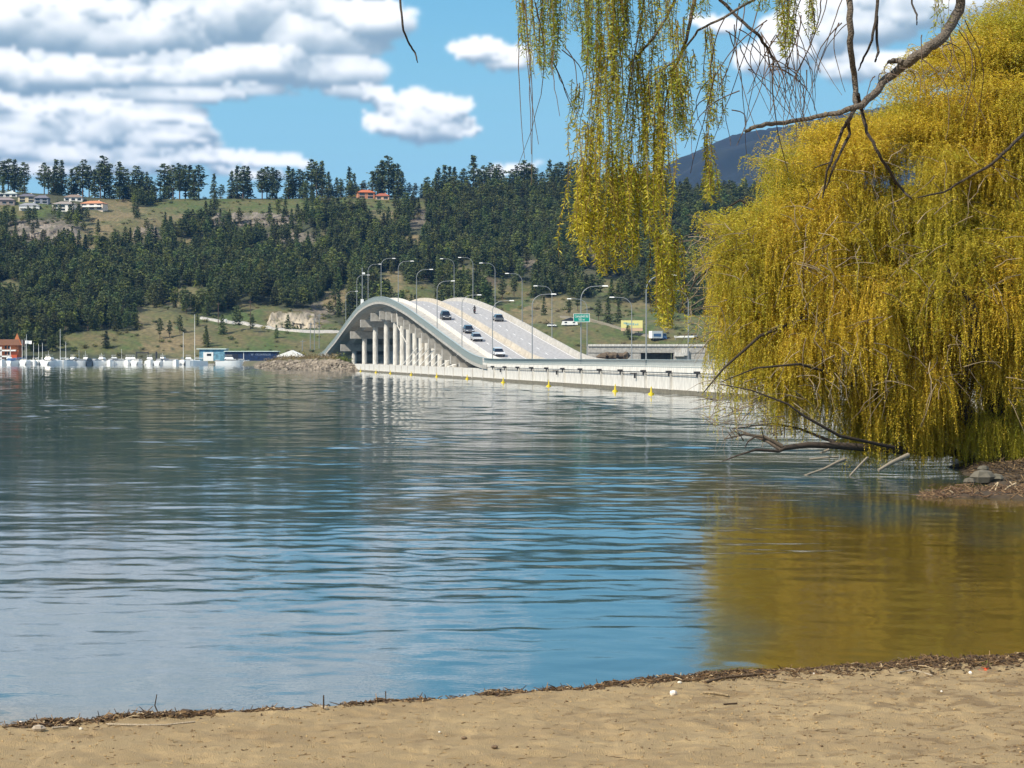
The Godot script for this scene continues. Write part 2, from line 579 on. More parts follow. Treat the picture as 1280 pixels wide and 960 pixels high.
# open places on the hill: [px, py, half width, half height, kind]; 0 grass, 1 dry slope, 2 rock, 3 red soil, 4 bright grass
var OPEN := [
	[148, 278, 42, 30, 1], [115, 300, 30, 14, 1], [60, 288, 62, 15, 2], [300, 258, 125, 13, 4], [318, 271, 64, 11, 2], [175, 292, 26, 14, 2], [190, 270, 60, 14, 1], [362, 297, 42, 7, 2], [30, 262, 60, 12, 4],
	[470, 255, 70, 9, 4], [523, 274, 12, 14, 2], [480, 272, 22, 10, 1], [520, 300, 16, 8, 1],
	[232, 372, 32, 14, 1], [190, 398, 30, 16, 1], [125, 428, 62, 15, 0], [210, 425, 60, 18, 1], [300, 420, 120, 34, 0], [330, 398, 60, 16, 0], [370, 400, 40, 15, 2], [395, 425, 40, 30, 0],
	[420, 374, 20, 13, 1], [408, 384, 20, 10, 2], [490, 352, 17, 16, 1], [520, 372, 30, 18, 0], [545, 343, 30, 7, 3], [585, 342, 18, 8, 1], [605, 352, 24, 5, 3],
	[640, 372, 30, 20, 0], [690, 382, 46, 12, 1], [665, 392, 60, 14, 1], [720, 412, 110, 34, 0], [800, 418, 120, 34, 4], [790, 388, 26, 12, 1], [740, 322, 9, 10, 2], [715, 350, 26, 8, 0], [730, 300, 20, 5, 2], [760, 360, 30, 12, 0], [900, 420, 100, 30, 0], [10, 365, 14, 14, 1], [655, 330, 20, 5, 2], [240, 305, 20, 8, 1], [400, 300, 16, 6, 1],
]
func open_at(q: Vector2, wob: float) -> int:
	for o in OPEN:
		var x: float = (q.x - o[0]) / o[2]; var y: float = (q.y - o[1]) / o[3]
		if x * x + y * y < 1.0 + wob * 0.7: return o[4]
	return -1

func build_hill() -> void:
	var ds := []
	var d := 740.0
	while d < 1080.0:
		ds.append(d); d += 17.0
	while d < 1720.0:
		ds.append(d); d += 5.0
	for e in [1760.0, 1900.0, 2400.0]: ds.append(e)
	var xs := []
	var q := -520.0
	while q <= 1860.0:
		xs.append(q); q += 5.0 if q > -40 and q < 960 else 16.0
	var p := PackedVector3Array(); var c := PackedColorArray()
	var tone := noise(0.02, 53, 4); var small := noise(0.11, 54, 3)
	for e in ds:
		for x in xs:
			var v := on_hill(x, e)
			p.append(v)
			var t := tone.get_noise_2d(v.x, e); var s := small.get_noise_2d(v.x, e)
			var k := open_at(pix(v), t * 1.1 + s * 0.6)
			var b := Color(0.050, 0.066, 0.026).lerp(Color(0.10, 0.10, 0.045), clampf(0.5 + t + s * 0.5, 0, 1))
			match k:
				0: b = Color(0.078, 0.124, 0.025).lerp(Color(0.17, 0.145, 0.06), clampf(0.45 + 1.1 * t + 0.9 * s, 0, 1))
				1: b = Color(0.25, 0.195, 0.095).lerp(Color(0.12, 0.13, 0.045), clampf(0.4 + 1.2 * t + 0.8 * s, 0, 1))
				2: b = Color(0.24, 0.20, 0.155).lerp(Color(0.10, 0.10, 0.06), clampf(0.3 + 1.4 * t + 1.4 * s, 0, 1))
				3: b = Color(0.23, 0.13, 0.085).lerp(Color(0.12, 0.10, 0.06), clampf(0.4 + 1.4 * t + 1.2 * s, 0, 1))
				4: b = Color(0.080, 0.125, 0.026).lerp(Color(0.17, 0.15, 0.055), clampf(0.35 + 1.2 * t + 0.8 * s, 0, 1))
			if e < 1085.0: b = Color(0.10, 0.11, 0.045).lerp(Color(0.2, 0.17, 0.11), clampf(0.5 + t + s, 0, 1))
			c.append(b)
	struct("hill", grid(xs.size(), ds.size(), p, c), M.hill)
	# rock faces standing out of the slope
	cliff(12, 106, 279, 300, 61, Color(0.33, 0.285, 0.235), "grey columnar rock cliff below the white houses on the ridge", 5.0)
	cliff(256, 372, 265, 282, 62, Color(0.29, 0.25, 0.20), "broken brown rock band below the grassy rim left of the hill's middle", 4.0)
	cliff(330, 404, 389, 411, 63, Color(0.60, 0.52, 0.39), "pale tan rock cut above the lakeside road behind the bridge", 5.0)
	cliff(164, 200, 284, 300, 64, Color(0.33, 0.27, 0.20), "small brown rock outcrop beside the dry open slope", 3.0)

func cliff(x0: float, x1: float, y0: float, y1: float, s: int, col: Color, label: String, deep: float) -> void:
	var nx := int((x1 - x0) / 0.9) + 2
	var ny := 16
	var p := PackedVector3Array(); var c := PackedColorArray()
	var blocks := noise(0.16, s, 2, FastNoiseLite.TYPE_CELLULAR); var nn := noise(0.09, s + 9, 4); var crack := noise(0.35, s + 3, 3)
	blocks.cellular_return_type = FastNoiseLite.RETURN_CELL_VALUE
	for j in ny + 1:
		var v := float(j) / ny
		for i in nx:
			var u := float(i) / (nx - 1)
			var px := lerpf(x0, x1, u)
			var edge := minf(minf(u, 1.0 - u) * 7.0, 1.0)
			var top := lerpf(y1, y0 + (y1 - y0) * 0.16 * (1.0 + nn.get_noise_1d(px * 0.8)), edge)
			var low := y1 + 2.0 * nn.get_noise_1d(px * 3.0 + 400.0)
			var w := hit(px, lerpf(low, top, v))
			var out := sin(PI * clampf(v * 0.92 + 0.04, 0, 1)) * edge
			var b := blocks.get_noise_2d(w.x * 1.4, w.y * 0.55) * 0.5 + 0.5
			w += Vector3(-0.05, 0.15, 1.0) * (out * (deep * 0.55 + deep * 0.75 * b + deep * 0.5 * nn.get_noise_2d(w.x * 2.0, w.y)) + 0.4 - 1.5 * (1.0 - edge))
			p.append(w)
			var k := clampf(0.78 + 0.55 * nn.get_noise_2d(w.x, w.y * 0.7 + 99.0) + 0.35 * crack.get_noise_2d(w.x * 1.6, w.y * 0.5), 0.35, 1.2)
			c.append(Color(col.r * k, col.g * k, col.b * k).lerp(Color(0.12, 0.12, 0.05), clampf(crack.get_noise_2d(w.x * 0.4 + 50.0, w.y * 0.6) * 1.6 - 0.15, 0, 0.8)))
	var o := part(numbered("rock_cliff"), grid(nx, ny + 1, p, c), M.rock, self)
	tag(o, label, "cliff", "rock faces on the far hillside")

func build_mountain() -> void:
	# the blue mountain far behind, its flank climbing to the right
	var skyline := [[560, 330], [700, 290], [780, 250], [840, 212], [870, 196], [900, 184], [940, 174], [985, 166], [1040, 152], [1120, 138], [1200, 128], [1320, 110], [1500, 96], [1700, 120], [2000, 180], [2400, 300]]
	var p := PackedVector3Array(); var c := PackedColorArray()
	var nn := noise(0.0022, 71, 5); var tt := noise(0.03, 72, 2); var tn := noise(0.006, 73, 4)
	var nx := 0
	var rows := 40
	for j in rows + 1:
		nx = 0
		var px := 560.0
		while px <= 2400.0:
			var u := float(j) / rows
			var d := lerpf(4600.0, 6200.0, u)
			var top := EYE + (446.0 - smooth_table(skyline, px)) * 6200.0 / F
			var x := (px - 640.0) * d / F
			var h := -20.0 + (top + 20.0) * pow(sin(u * PI / 2), 0.9)
			h += 60.0 * nn.get_noise_2d(x, d) * sin(PI * u) + (7.0 * tt.get_noise_2d(x, d) + 5.0) * u
			p.append(Vector3(x, h, -d))
			var k := tn.get_noise_2d(x, d)
			c.append(Color(0.005, 0.012, 0.011).lerp(Color(0.013, 0.020, 0.015), clampf(k * 1.5 + 0.3, 0, 1)))
			px += 5.0 if px < 1300.0 else 20.0
			nx += 1
	struct("mountain", grid(nx, rows + 1, p, c), M.hill)

# ------------------------------------------------------------------ beach
var dune := noise(0.35, 81, 4)
var clod := noise(2.2, 82, 5)
var dent := noise(1.1, 83, 2, FastNoiseLite.TYPE_CELLULAR)
func sand_y(x: float, d: float) -> float:
	var away := shore(x) - d                          # metres up the beach
	var y := away * 0.052 if away < 0.0 else 0.075 * (1.0 - exp(-away * 2.2)) + away * 0.040
	if away > 8.0: y += (away - 8.0) * 0.06
	var k := clampf(away * 1.3 + 0.35, 0.0, 1.0)
	y += 0.028 * dune.get_noise_2d(x, d * 1.2) * clampf(away * 0.8 + 0.8, 0, 1)
	y += k * (0.046 * clod.get_noise_2d(x * 0.8, d) - 0.085 * maxf(0.0, 0.55 - (dent.get_noise_2d(x * 0.8, d) + 1.0)))
	return y

func build_beach() -> void:
	var xs := []
	for k in [-60.0, -40.0, -26.0, -18.0, -13.0, -10.0, -8.6]: xs.append(k)
	var x := -7.6
	while x < 8.6:
		xs.append(x); x += 0.036
	for k in [9.4, 10.5, 12.0, 14.0, 17.0, 22.0, 30.0, 45.0]: xs.append(k)
	var ds := [-14.0, -8.0, -3.0, 2.0, 7.0, 11.0, 14.0, 16.0]
	var d := 17.2
	while d < 30.2:
		ds.append(d); d += 0.045
	for k in [31.0, 33.0, 36.0, 40.0, 46.0, 54.0, 62.0, 72.0]: ds.append(k)
	var p := PackedVector3Array(); var c := PackedColorArray()
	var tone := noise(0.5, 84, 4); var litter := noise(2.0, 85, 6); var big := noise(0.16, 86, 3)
	for j in ds.size():
		for i in xs.size():
			var e: float = ds[j]; var q: float = xs[i]
			p.append(Vector3(q, sand_y(q, e), -e))
			var t := tone.get_noise_2d(q, e)
			var b := Color(0.50, 0.365, 0.185).lerp(Color(0.42, 0.30, 0.15), clampf(0.5 + 1.1 * t, 0, 1))
			# brown noise patches mixed into the sand colour, stronger at the right-hand end
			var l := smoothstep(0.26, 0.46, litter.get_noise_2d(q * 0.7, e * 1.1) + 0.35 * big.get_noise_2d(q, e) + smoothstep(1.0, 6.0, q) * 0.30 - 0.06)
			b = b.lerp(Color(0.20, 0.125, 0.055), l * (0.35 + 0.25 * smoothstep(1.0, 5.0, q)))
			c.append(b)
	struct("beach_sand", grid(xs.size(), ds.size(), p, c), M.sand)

# ------------------------------------------------------------------ bridge
var AX := Vector3(-0.163, 0, -0.987).normalized()     # along the bridge, away from the camera
var AC := Vector3(0.987, 0, -0.163).normalized()      # across it, from its near side to its far side
var RAIL := [[60, 3.7], [300, 3.7], [330, 3.7], [356, 3.7], [366, 3.78], [376, 4.1], [389, 5.05], [404, 6.65], [421, 8.45], [439, 10.45], [459, 12.6], [481, 14.9], [497, 16.35], [513.5, 17.7], [524, 18.4], [539, 19.05], [555, 19.3], [571.5, 19.05], [589, 18.4], [606, 17.2], [639, 13.9], [673, 10.2], [698, 7.9], [721, 5.9], [760, 4.6], [820, 4.2]]
func bp(d: float, w: float, y: float) -> Vector3:     # d: distance of the near edge from the camera, w: metres across
	return Vector3(6.7 - 0.1651 * (d - 300.0), 0, -d) + AC * w + Vector3.UP * y
func deck(d: float) -> float:
	return smooth_table(RAIL, d) - 1.15

func sweep(poly: Array, d0: float, d1: float, step: float, follow := true) -> MB:   # a cross-section [w, y over the deck] pulled along the bridge
	var m := MB.new()
	var n := maxi(1, int(ceil((d1 - d0) / step)))
	for i in n:
		var a := lerpf(d0, d1, float(i) / n); var b := lerpf(d0, d1, float(i + 1) / n)
		var ya := deck(a) if follow else 0.0; var yb := deck(b) if follow else 0.0
		for k in poly.size():
			var s: Array = poly[k]; var t: Array = poly[(k + 1) % poly.size()]
			m.quad(bp(a, s[0], ya + s[1]), bp(a, t[0], ya + t[1]), bp(b, t[0], yb + t[1]), bp(b, s[0], yb + s[1]))
	var pa := PackedVector2Array()
	for s in poly: pa.append(Vector2(s[0], s[1]))
	var id := Geometry2D.triangulate_polygon(pa)
	for k in range(0, id.size(), 3):
		for e in [d0, d1]:
			var y := deck(e) if follow else 0.0
			m.tri(bp(e, pa[id[k]].x, y + pa[id[k]].y), bp(e, pa[id[k + 1]].x, y + pa[id[k + 1]].y), bp(e, pa[id[k + 2]].x, y + pa[id[k + 2]].y))
	return m

func rect(w0: float, w1: float, y0: float, y1: float) -> Array:
	return [[w0, y0], [w1, y0], [w1, y1], [w0, y1]]

func build_bridge() -> void:
	var B := thing("floating_bridge", "long concrete floating bridge rising to a hump over the lake", "bridge")
	var E0 := 60.0                                     # where it starts behind the big willow
	var W := 20.6
	# deck
	part("deck_slab", sweep([[-0.1, -0.7], [0.9, -1.2], [W - 0.9, -1.2], [W + 0.1, -0.7], [W + 0.1, -0.02], [-0.1, -0.02]], 366.0, 800.0, 4.0), M.concrete, B)
	part("fascia", sweep([[-0.16, -0.72], [-0.11, -0.72], [-0.11, -0.03], [-0.16, -0.03]], 366.0, 800.0, 4.0), M.concrete, B)
	part("flat_deck_slab", sweep(rect(0.3, W, -1.0, -0.02), E0, 366.0, 20.0), M.concrete, B)
	for w in [3.2, 12.2]:
		part("girder", sweep([[w, -1.2], [w + 0.9, -2.5], [w + 4.3, -2.5], [w + 5.2, -1.2]], 384.0, 742.0, 4.0), M.concrete, B)
	part("sidewalk", sweep(rect(0.25, 3.45, -0.02, 0.06), E0, 800.0, 4.0), M.concrete, B)
	part("road_surface", sweep(rect(3.95, 11.0, -0.02, 0.012), E0, 800.0, 4.0), M.asphalt, B)
	part("road_surface", sweep(rect(11.75, 19.7, -0.02, 0.012), E0, 800.0, 4.0), M.asphalt, B)
	part("traffic_barrier", sweep([[3.46, 0], [3.94, 0], [3.80, 0.85], [3.58, 0.85]], E0, 800.0, 4.0), M.pale_concrete, B)
	part("median_barrier", sweep([[11.02, 0], [11.73, 0], [11.5, 0.85], [11.25, 0.85]], E0, 800.0, 4.0), M.median_concrete, B)
	part("median_kerb", sweep(rect(10.35, 11.01, 0.0, 0.05), E0, 800.0, 4.0), M.median_concrete, B)
	part("far_parapet", sweep([[19.72, 0], [20.5, 0], [20.45, 1.0], [20.05, 1.0]], E0, 800.0, 4.0), M.concrete, B)
	part("edge_kerb", sweep(rect(-0.12, 0.24, -0.02, 0.28), 366.0, 800.0, 4.0), M.pale_concrete, B)
	for w in [7.45, 15.6]:
		var dash := MB.new()
		var d := E0 + 100.0
		while d < 640.0:
			dash.quad(bp(d, w, deck(d) + 0.018), bp(d, w + 0.14, deck(d) + 0.018), bp(d + 3, w + 0.14, deck(d + 3) + 0.018), bp(d + 3, w, deck(d + 3) + 0.018))
			d += 9.0
		part("lane_marking", dash, M.white_paint, B, Vector3.ZERO, "stuff")
	for w in [4.25, 10.1, 12.0, 19.4]:
		part("edge_line", sweep(rect(w, w + 0.12, 0.013, 0.018), E0, 700.0, 6.0), M.white_paint, B)
	# outer railing: closely set upright bars between two rails
	var bars := MB.new()
	var d := 150.0
	while d < 742.0:
		bars.box(bp(d, -0.20 if d > 370.0 else 0.06, deck(d) + (0.5 if d > 370.0 else 0.7)), Vector3(0.05, 1.26 if d > 370.0 else 0.88, 0.05), Basis(Vector3.UP, 0.16))
		d += 0.33
	var rl := part("railing", sweep(rect(-0.24, 0.12, 1.09, 1.16), 150.0, 742.0, 4.0), M.rail_steel, B)
	part("lower_rail", sweep(rect(0.02, 0.1, 0.30, 0.36), 150.0, 742.0, 4.0), M.rail_steel, rl)
	part("railing_bars", bars, M.rail_steel, rl, Vector3.ZERO, "stuff")
	# pontoons: hull, then facing panels bay by bay
	part("pontoon_hull", sweep(rect(0.35, W, -1.6, 1.5), E0, 366.0, 40.0, false), M.concrete, B)
	part("pontoon_hull", sweep(rect(0.35, W, -1.6, 1.95), 366.0, 640.0, 40.0, false), M.concrete, B)
	part("waterline_fender", sweep(rect(-0.12, 0.34, -0.5, 0.42), E0, 640.0, 40.0, false), M.stained_concrete, B)
	d = 137.0
	var i := 0
	while d < 640.0:
		var e := d + 12.3
		var tall := e < 372.0
		var m := sweep(rect(0.08, 0.34, 0.43, 2.28 if tall else 2.02), d + 0.06, e - 0.06, 20.0, false)
		part("wall_panel", m, M.pale_concrete, B)
		if tall:
			part("parapet_panel", sweep([[-0.02, 2.30], [0.30, 2.30], [0.30, 3.02], [0.06, 3.02]], d + 0.03, e - 0.03, 20.0, false), M.pale_concrete, B)
			var pl := MB.new()
			pl.box(bp(d, 0.02, 1.36), Vector3(0.5, 1.9, 0.42), Basis(Vector3.UP, 0.165))
			var q := part("pilaster", pl, M.pale_concrete, B)
			var br := MB.new()
			br.box(bp(d, -0.22, 2.36), Vector3(0.75, 0.26, 0.5), Basis(Vector3.UP, 0.165))
			br.box(bp(d, -0.2, 2.08), Vector3(0.3, 0.4, 0.3), Basis(Vector3.UP, 0.165))
			part("mooring_bracket", br, M.dark_steel, q)
			if i % 4 == 1:
				var hk := MB.new()
				hk.box(bp(d + 5.0, -0.15, 2.05), Vector3(1.1, 0.14, 0.3), Basis(Vector3.UP, 0.165))
				hk.box(bp(d + 5.0, -0.15, 1.8), Vector3(0.2, 0.6, 0.2), Basis(Vector3.UP, 0.165))
				part("ladder_hook", hk, M.dark_steel, B)
		else:
			var pl := MB.new()
			pl.box(bp(d, 0.05, 1.1), Vector3(0.4, 1.7, 0.4), Basis(Vector3.UP, 0.165))
			part("pilaster", pl, M.pale_concrete, B)
		d = e
		i += 1
	part("service_pipe", sweep(rect(-0.1, -0.04, 2.0, 2.06), 137.0, 360.0, 40.0, false), M.dark_steel, B)
	# piers: column pair and a crosshead with tapered ends
	var caps := [427.0, 438.0, 448.5, 460.0, 471.0, 482.0, 493.0, 505.0, 518.0, 531.0, 546.0, 568.0, 597.0, 628.0, 661.0, 692.0, 415.0, 403.0]
	for cd in caps:
		var pr := Node3D.new()
		pr.name = "pier"
		B.add_child(pr, true)
		var y: float = deck(cd) - 2.51
		var depth := minf(2.1, maxf(0.8, y - 2.6))
		var poly := PackedVector2Array([Vector2(0.45, 0.0), Vector2(20.1, 0.0), Vector2(20.1, -depth), Vector2(0.45, -depth)])
		var cap := MB.new()
		cap.prism(poly, bp(cd, 0, y) - AX * 0.8, AC, Vector3.UP, AX * 1.6)
		part("crosshead", cap, M.concrete, pr)
		for w in [4.6, 16.0]:
			var base := 1.9 if cd < 650.0 else 0.2
			var top := y - depth + 0.05
			if top > base + 0.4:
				var col := MB.new()
				col.tube([bp(cd, w, base), bp(cd, w, top)], [0.72, 0.72], 16)
				part("column", col, M.pale_concrete, pr)
	for cd in [410.0, 420.0, 432.0, 443.0, 454.0, 465.0, 477.0, 488.0, 499.0]:
		var br := MB.new()
		var top: float = minf(deck(cd - 9.0) - 3.0, 6.0)
		if top > 2.6:
			br.tube([bp(cd + 6.0, 1.4, 2.0), bp(cd - 7.0, 3.4, top)], [0.10, 0.10], 6)
			part("brace", br, M.white_paint, B)
	var ladder := MB.new()
	ladder.tube([bp(514, 1.2, deck(514) - 1.2), bp(514, 1.4, deck(514) - 5.2), bp(503, 2.4, deck(503) - 8.8)], [0.12, 0.12, 0.1], 6)
	part("drain_pipe", ladder, M.pale_concrete, B)
	var tower := MB.new()
	tower.box(bp(490, 5.4, 6.2), Vector3(2.2, 8.6, 1.2), Basis(Vector3.UP, 0.165))
	part("anchor_block", tower, M.median_concrete, B)
	# abutment at the far end
	var ab := sweep([[-1.5, -7.0], [W + 1.5, -7.0], [W + 0.8, -1.21], [-0.6, -1.21]], 706.0, 770.0, 30.0)
	part("abutment", ab, M.concrete, B)

	# lamps
	lamp_row([286.0, 323.0, 361.0, 397.0, 432.0, 466.0, 501.0, 539.0, 572.0, 604.0, 639.0, 248.0, 212.0], 0.12, 1.0, "near-side")
	lamp_row([345.0, 381.0, 415.0, 449.0, 485.0, 519.0, 552.0, 308.0], 20.3, -1.0, "far-side")
	# the green road sign hangs on the lamp by its side
	var sg := thing("road_sign", "green road sign with white lettering on the tall bridge lamp", "road sign", bp(285.6, 0.12, 9.15), 0.02)
	var bd := MB.new(); bd.box(Vector3.ZERO, Vector3(2.16, 1.12, 0.05)); part("board", bd, M.sign_green, sg)
	var rim := MB.new()
	for k in [-1, 1]:
		rim.box(Vector3(0, k * 0.53, 0.03), Vector3(2.16, 0.05, 0.02)); rim.box(Vector3(k * 1.055, 0, 0.03), Vector3(0.05, 1.01, 0.02))
	part("border", rim, M.white_paint, sg)
	lettering("Campbell Rd", 0.34, Vector3(0, 0.2, 0.03), sg, M.white_paint, 1.75)
	lettering("500 m", 0.30, Vector3(0, -0.24, 0.03), sg, M.white_paint, 0.8)
	var cm := thing("camera_mast", "slim grey mast with small cameras left of the bridge crest", "mast", bp(588.0, 0.1, deck(588.0)))
	var mm := MB.new(); mm.tube([Vector3.ZERO, Vector3(0, 11.0, 0)], [0.13, 0.09], 6); part("pole", mm, M.galvanised, cm)
	mm = MB.new(); mm.box(Vector3(0.4, 9.4, 0.1), Vector3(0.7, 0.5, 0.4)); part("camera_housing", mm, M.lamp_white, cm)
	mm = MB.new(); mm.box(Vector3(0, 1.6, 0.25), Vector3(0.8, 1.5, 0.4)); part("cabinet", mm, M.lamp_white, cm)

	# yellow marker buoys along the pontoons
	var which := 0
	var names := ["next to the willow", "second out from the willow", "below the green sign", "just left of the green sign's lamp", "below the foot of the ramp", "under the lowest piers", "under the middle piers", "fourth from the rock breakwater", "third from the rock breakwater", "second from the rock breakwater", "by the rock breakwater"]
	for q in [[814, 493], [769, 489.5], [686, 483], [629, 478.5], [584, 473.5], [546, 470], [514, 468], [488, 466], [470, 464.6], [451, 463.6]]:
		var dd: float = EYE * F / (q[1] + 0.0 - 446.0)
		dd = minf(dd, 56.0 / (0.1655 + (q[0] - 640.0) / F) - 3.0)
		var p := at(q[0], 446.0 + EYE * F / dd, dd)
		var b := thing("marker_buoy", "yellow marker buoy floating against the pontoon wall, " + names[which], "buoy", p, 0.0, "yellow marker buoys")
		var f := MB.new(); f.tube([Vector3(0, -0.25, 0), Vector3(0, 0.12, 0), Vector3(0, 0.3, 0)], [0.42, 0.42, 0.12], 10); part("float", f, M.buoy_yellow, b)
		f = MB.new(); f.tube([Vector3(0, 0.28, 0), Vector3(0, 1.05, 0)], [0.13, 0.07], 8); part("spar", f, M.buoy_yellow, b)
		b.scale = Vector3.ONE * 0.8
		which += 1

	# traffic
	car(Vector2(553, 399), 6.3, "paint_black", true, "black sport utility vehicle with lit chrome front, highest on the bridge's near carriageway", true)
	car(Vector2(582, 416), 6.9, "paint_navy", true, "dark navy car on the bridge, just ahead of the silver car", false)
	car(Vector2(597, 426), 6.2, "paint_silver", true, "silver car in the middle of the line on the near carriageway", false)
	car(Vector2(633, 445), 6.0, "paint_white", true, "white car nearest to the foot of the bridge ramp", false)
	car(Vector2(628, 401), 17.2, "paint_grey", false, "dark grey car alone on the bridge's far carriageway", false)
	rider()

func lettering(text: String, size: float, where: Vector3, parent: Node3D, material: Material, wide := 0.0) -> void:
	var t := TextMesh.new()
	t.text = text
	var f := SystemFont.new()
	f.font_names = PackedStringArray(["Droid Sans"])
	t.font = f
	t.font_size = 48
	t.pixel_size = size / 36.0
	t.depth = 0.02
	var o := part("lettering", t, material, parent, where)
	if wide > 0.0:
		var w := t.get_aabb().size.x
		if w > 0.01: o.scale.x = wide / w

func lamp_row(ds: Array, w: float, side: float, row: String) -> void:
	for i in ds.size():
		var d: float = ds[i]
		var foot := deck(d) + (0.46 if d < 366.0 and w < 5.0 else 0.28 if w < 5.0 else 1.0)
		var o := thing("street_lamp", "", "street lamp", bp(d, w, foot), 0.0, "lamps along the bridge")
		var h := 10.3 if w < 5.0 else 10.0
		var pole := MB.new()
		pole.tube([Vector3.ZERO, Vector3(0, 0.4, 0), Vector3(0, h - 1.7, 0)], [0.12, 0.09, 0.065], 8)
		part("pole", pole, M.galvanised, o)
		var arm := MB.new()
		var pts := []; var rad := []
		for k in 9:
			var a := PI / 2 * k / 8.0
			pts.append(Vector3(side * 1.7 * (1.0 - cos(a)), h - 1.7 + 1.7 * sin(a), 0)); rad.append(0.06 - 0.002 * k)
		pts.append(Vector3(side * 2.9, h + 0.08, 0)); rad.append(0.05)
		arm.tube(pts, rad, 6)
		part("arm", arm, M.galvanised, o)
		var hd := MB.new()
		hd.taper(Vector3(side * 3.2, h + 0.07, 0), Vector3(0.85, 0.15, 0.32), Vector3(0.65, 0.15, 0.2))
		part("lamp_head", hd, M.lamp_white, o)
		var where := ""
		if w < 5.0:
			where = ["carrying the green road sign", "one on from the green sign towards the ramp", "at the foot of the ramp", "standing beside the lower cars", "second up the ramp from its foot", "third up the ramp from its foot", "fourth up the ramp from its foot", "right at the crest, near side", "just past the crest", "second past the crest", "farthest down behind the crest", "tall and bare beside the hanging willow strands", "standing nearest to the big willow"][i]
		else:
			where = ["behind the overpass end", "beside the green sign, with its arm to the left", "second up from the green sign", "third up from the green sign", "beside the far carriageway's lone car", "just below the crest, arm to the left", "at the crest, with its arm to the left", "half hidden by willow strands"][i]
		o.set_meta("label", "grey %s bridge lamp %s" % [row, where])

func car(q: Vector2, w: float, paint: String, facing: bool, label: String, tall: bool) -> void:
	# the spot on the carriageway, w metres across, that shows at q
	var best := 366.0
	var d := 366.0
	while d < 556.0:
		if absf(pix(bp(d, w, deck(d))).y - q.y) < absf(pix(bp(best, w, deck(best))).y - q.y): best = d
		d += 0.5
	var slope := atan((deck(best + 2) - deck(best - 2)) / 4.0)
	var o := thing("car", label, "car", bp(best, w, deck(best) + 0.012), 0.0, "cars on the bridge")
	o.basis = Basis(Vector3.UP, 0.1636) * Basis(Vector3.RIGHT, slope)      # its nose points to +z when it comes towards us
	vehicle(o, paint, 4.7 if tall else 4.5, 1.9 if tall else 1.8, 1.75 if tall else 1.45, facing)

func vehicle(o: Node3D, paint: String, l: float, w: float, h: float, front: bool) -> void:
	var z := 1.0 if front else -1.0
	var belt := h * 0.58
	var side := PackedVector2Array([Vector2(-l / 2, 0.34), Vector2(l / 2, 0.34), Vector2(l / 2, belt * 0.72), Vector2(l / 2 - 0.12, belt * 0.86), Vector2(l * 0.22, belt), Vector2(-l / 2 + 0.05, belt * 1.02), Vector2(-l / 2, belt * 0.8)])
	var m := MB.new()
	m.prism(side, Vector3(-w / 2, 0, 0), Vector3(0, 0, z), Vector3.UP, Vector3(w, 0, 0))
	part("body", m, M[paint], o)
	m = MB.new()
	var c0 := l * 0.24; var c1 := -l * 0.46; var r0 := l * 0.06; var r1 := -l * 0.34
	var a := [Vector3(-w / 2 + 0.06, belt - 0.01, z * c1), Vector3(w / 2 - 0.06, belt - 0.01, z * c1), Vector3(w / 2 - 0.06, belt - 0.01, z * c0), Vector3(-w / 2 + 0.06, belt - 0.01, z * c0)]
	var b := [Vector3(-w / 2 + 0.24, h - 0.06, z * r1), Vector3(w / 2 - 0.24, h - 0.06, z * r1), Vector3(w / 2 - 0.24, h - 0.06, z * r0), Vector3(-w / 2 + 0.24, h - 0.06, z * r0)]
	for k in 4:
		var n := (k + 1) % 4
		m.quad(a[k], a[n], b[n], b[k])
	m.quad(b[0], b[1], b[2], b[3])
	part("windows", m, M.glass_dark, o)
	m = MB.new(); m.box(Vector3(0, h - 0.03, z * (r0 + r1) / 2), Vector3(w - 0.44, 0.07, absf(r0 - r1) + 0.1)); part("roof", m, M[paint], o)
	for sx in [-1, 1]:
		for sz in [-1, 1]:
			m = MB.new()
			var c := Vector3(sx * (w / 2 - 0.1), 0.33, sz * l * 0.3)
			m.tube([c - Vector3(0.12, 0, 0), c + Vector3(0.12, 0, 0)], [0.33, 0.33], 12)
			var wh := part("wheel", m, M.tyre, o)
			m = MB.new(); m.tube([c + Vector3(sx * 0.1, 0, 0), c + Vector3(sx * 0.13, 0, 0)], [0.2, 0.18], 10); part("rim", m, M.chrome, wh)
		m = MB.new(); m.box(Vector3(sx * (w / 2 - 0.3), belt * 0.78, z * (l / 2 + 0.005)), Vector3(0.42, 0.16, 0.05)); part("headlight" if front else "tail_light", m, M.headlight if front else M.paint_red, o)
		m = MB.new(); m.box(Vector3(sx * (w / 2 + 0.1), belt + 0.05, z * l * 0.16), Vector3(0.18, 0.14, 0.1)); part("mirror", m, M[paint], o)
	m = MB.new(); m.box(Vector3(0, belt * 0.62, z * (l / 2 + 0.004)), Vector3(w * 0.5, 0.2, 0.05)); part("grille" if front else "number_plate", m, M.chrome if front else M.white_paint, o)
	m = MB.new(); m.box(Vector3(0, 0.42, z * (l / 2 + 0.02)), Vector3(w * 0.96, 0.18, 0.12)); part("bumper", m, M.dark_steel, o)

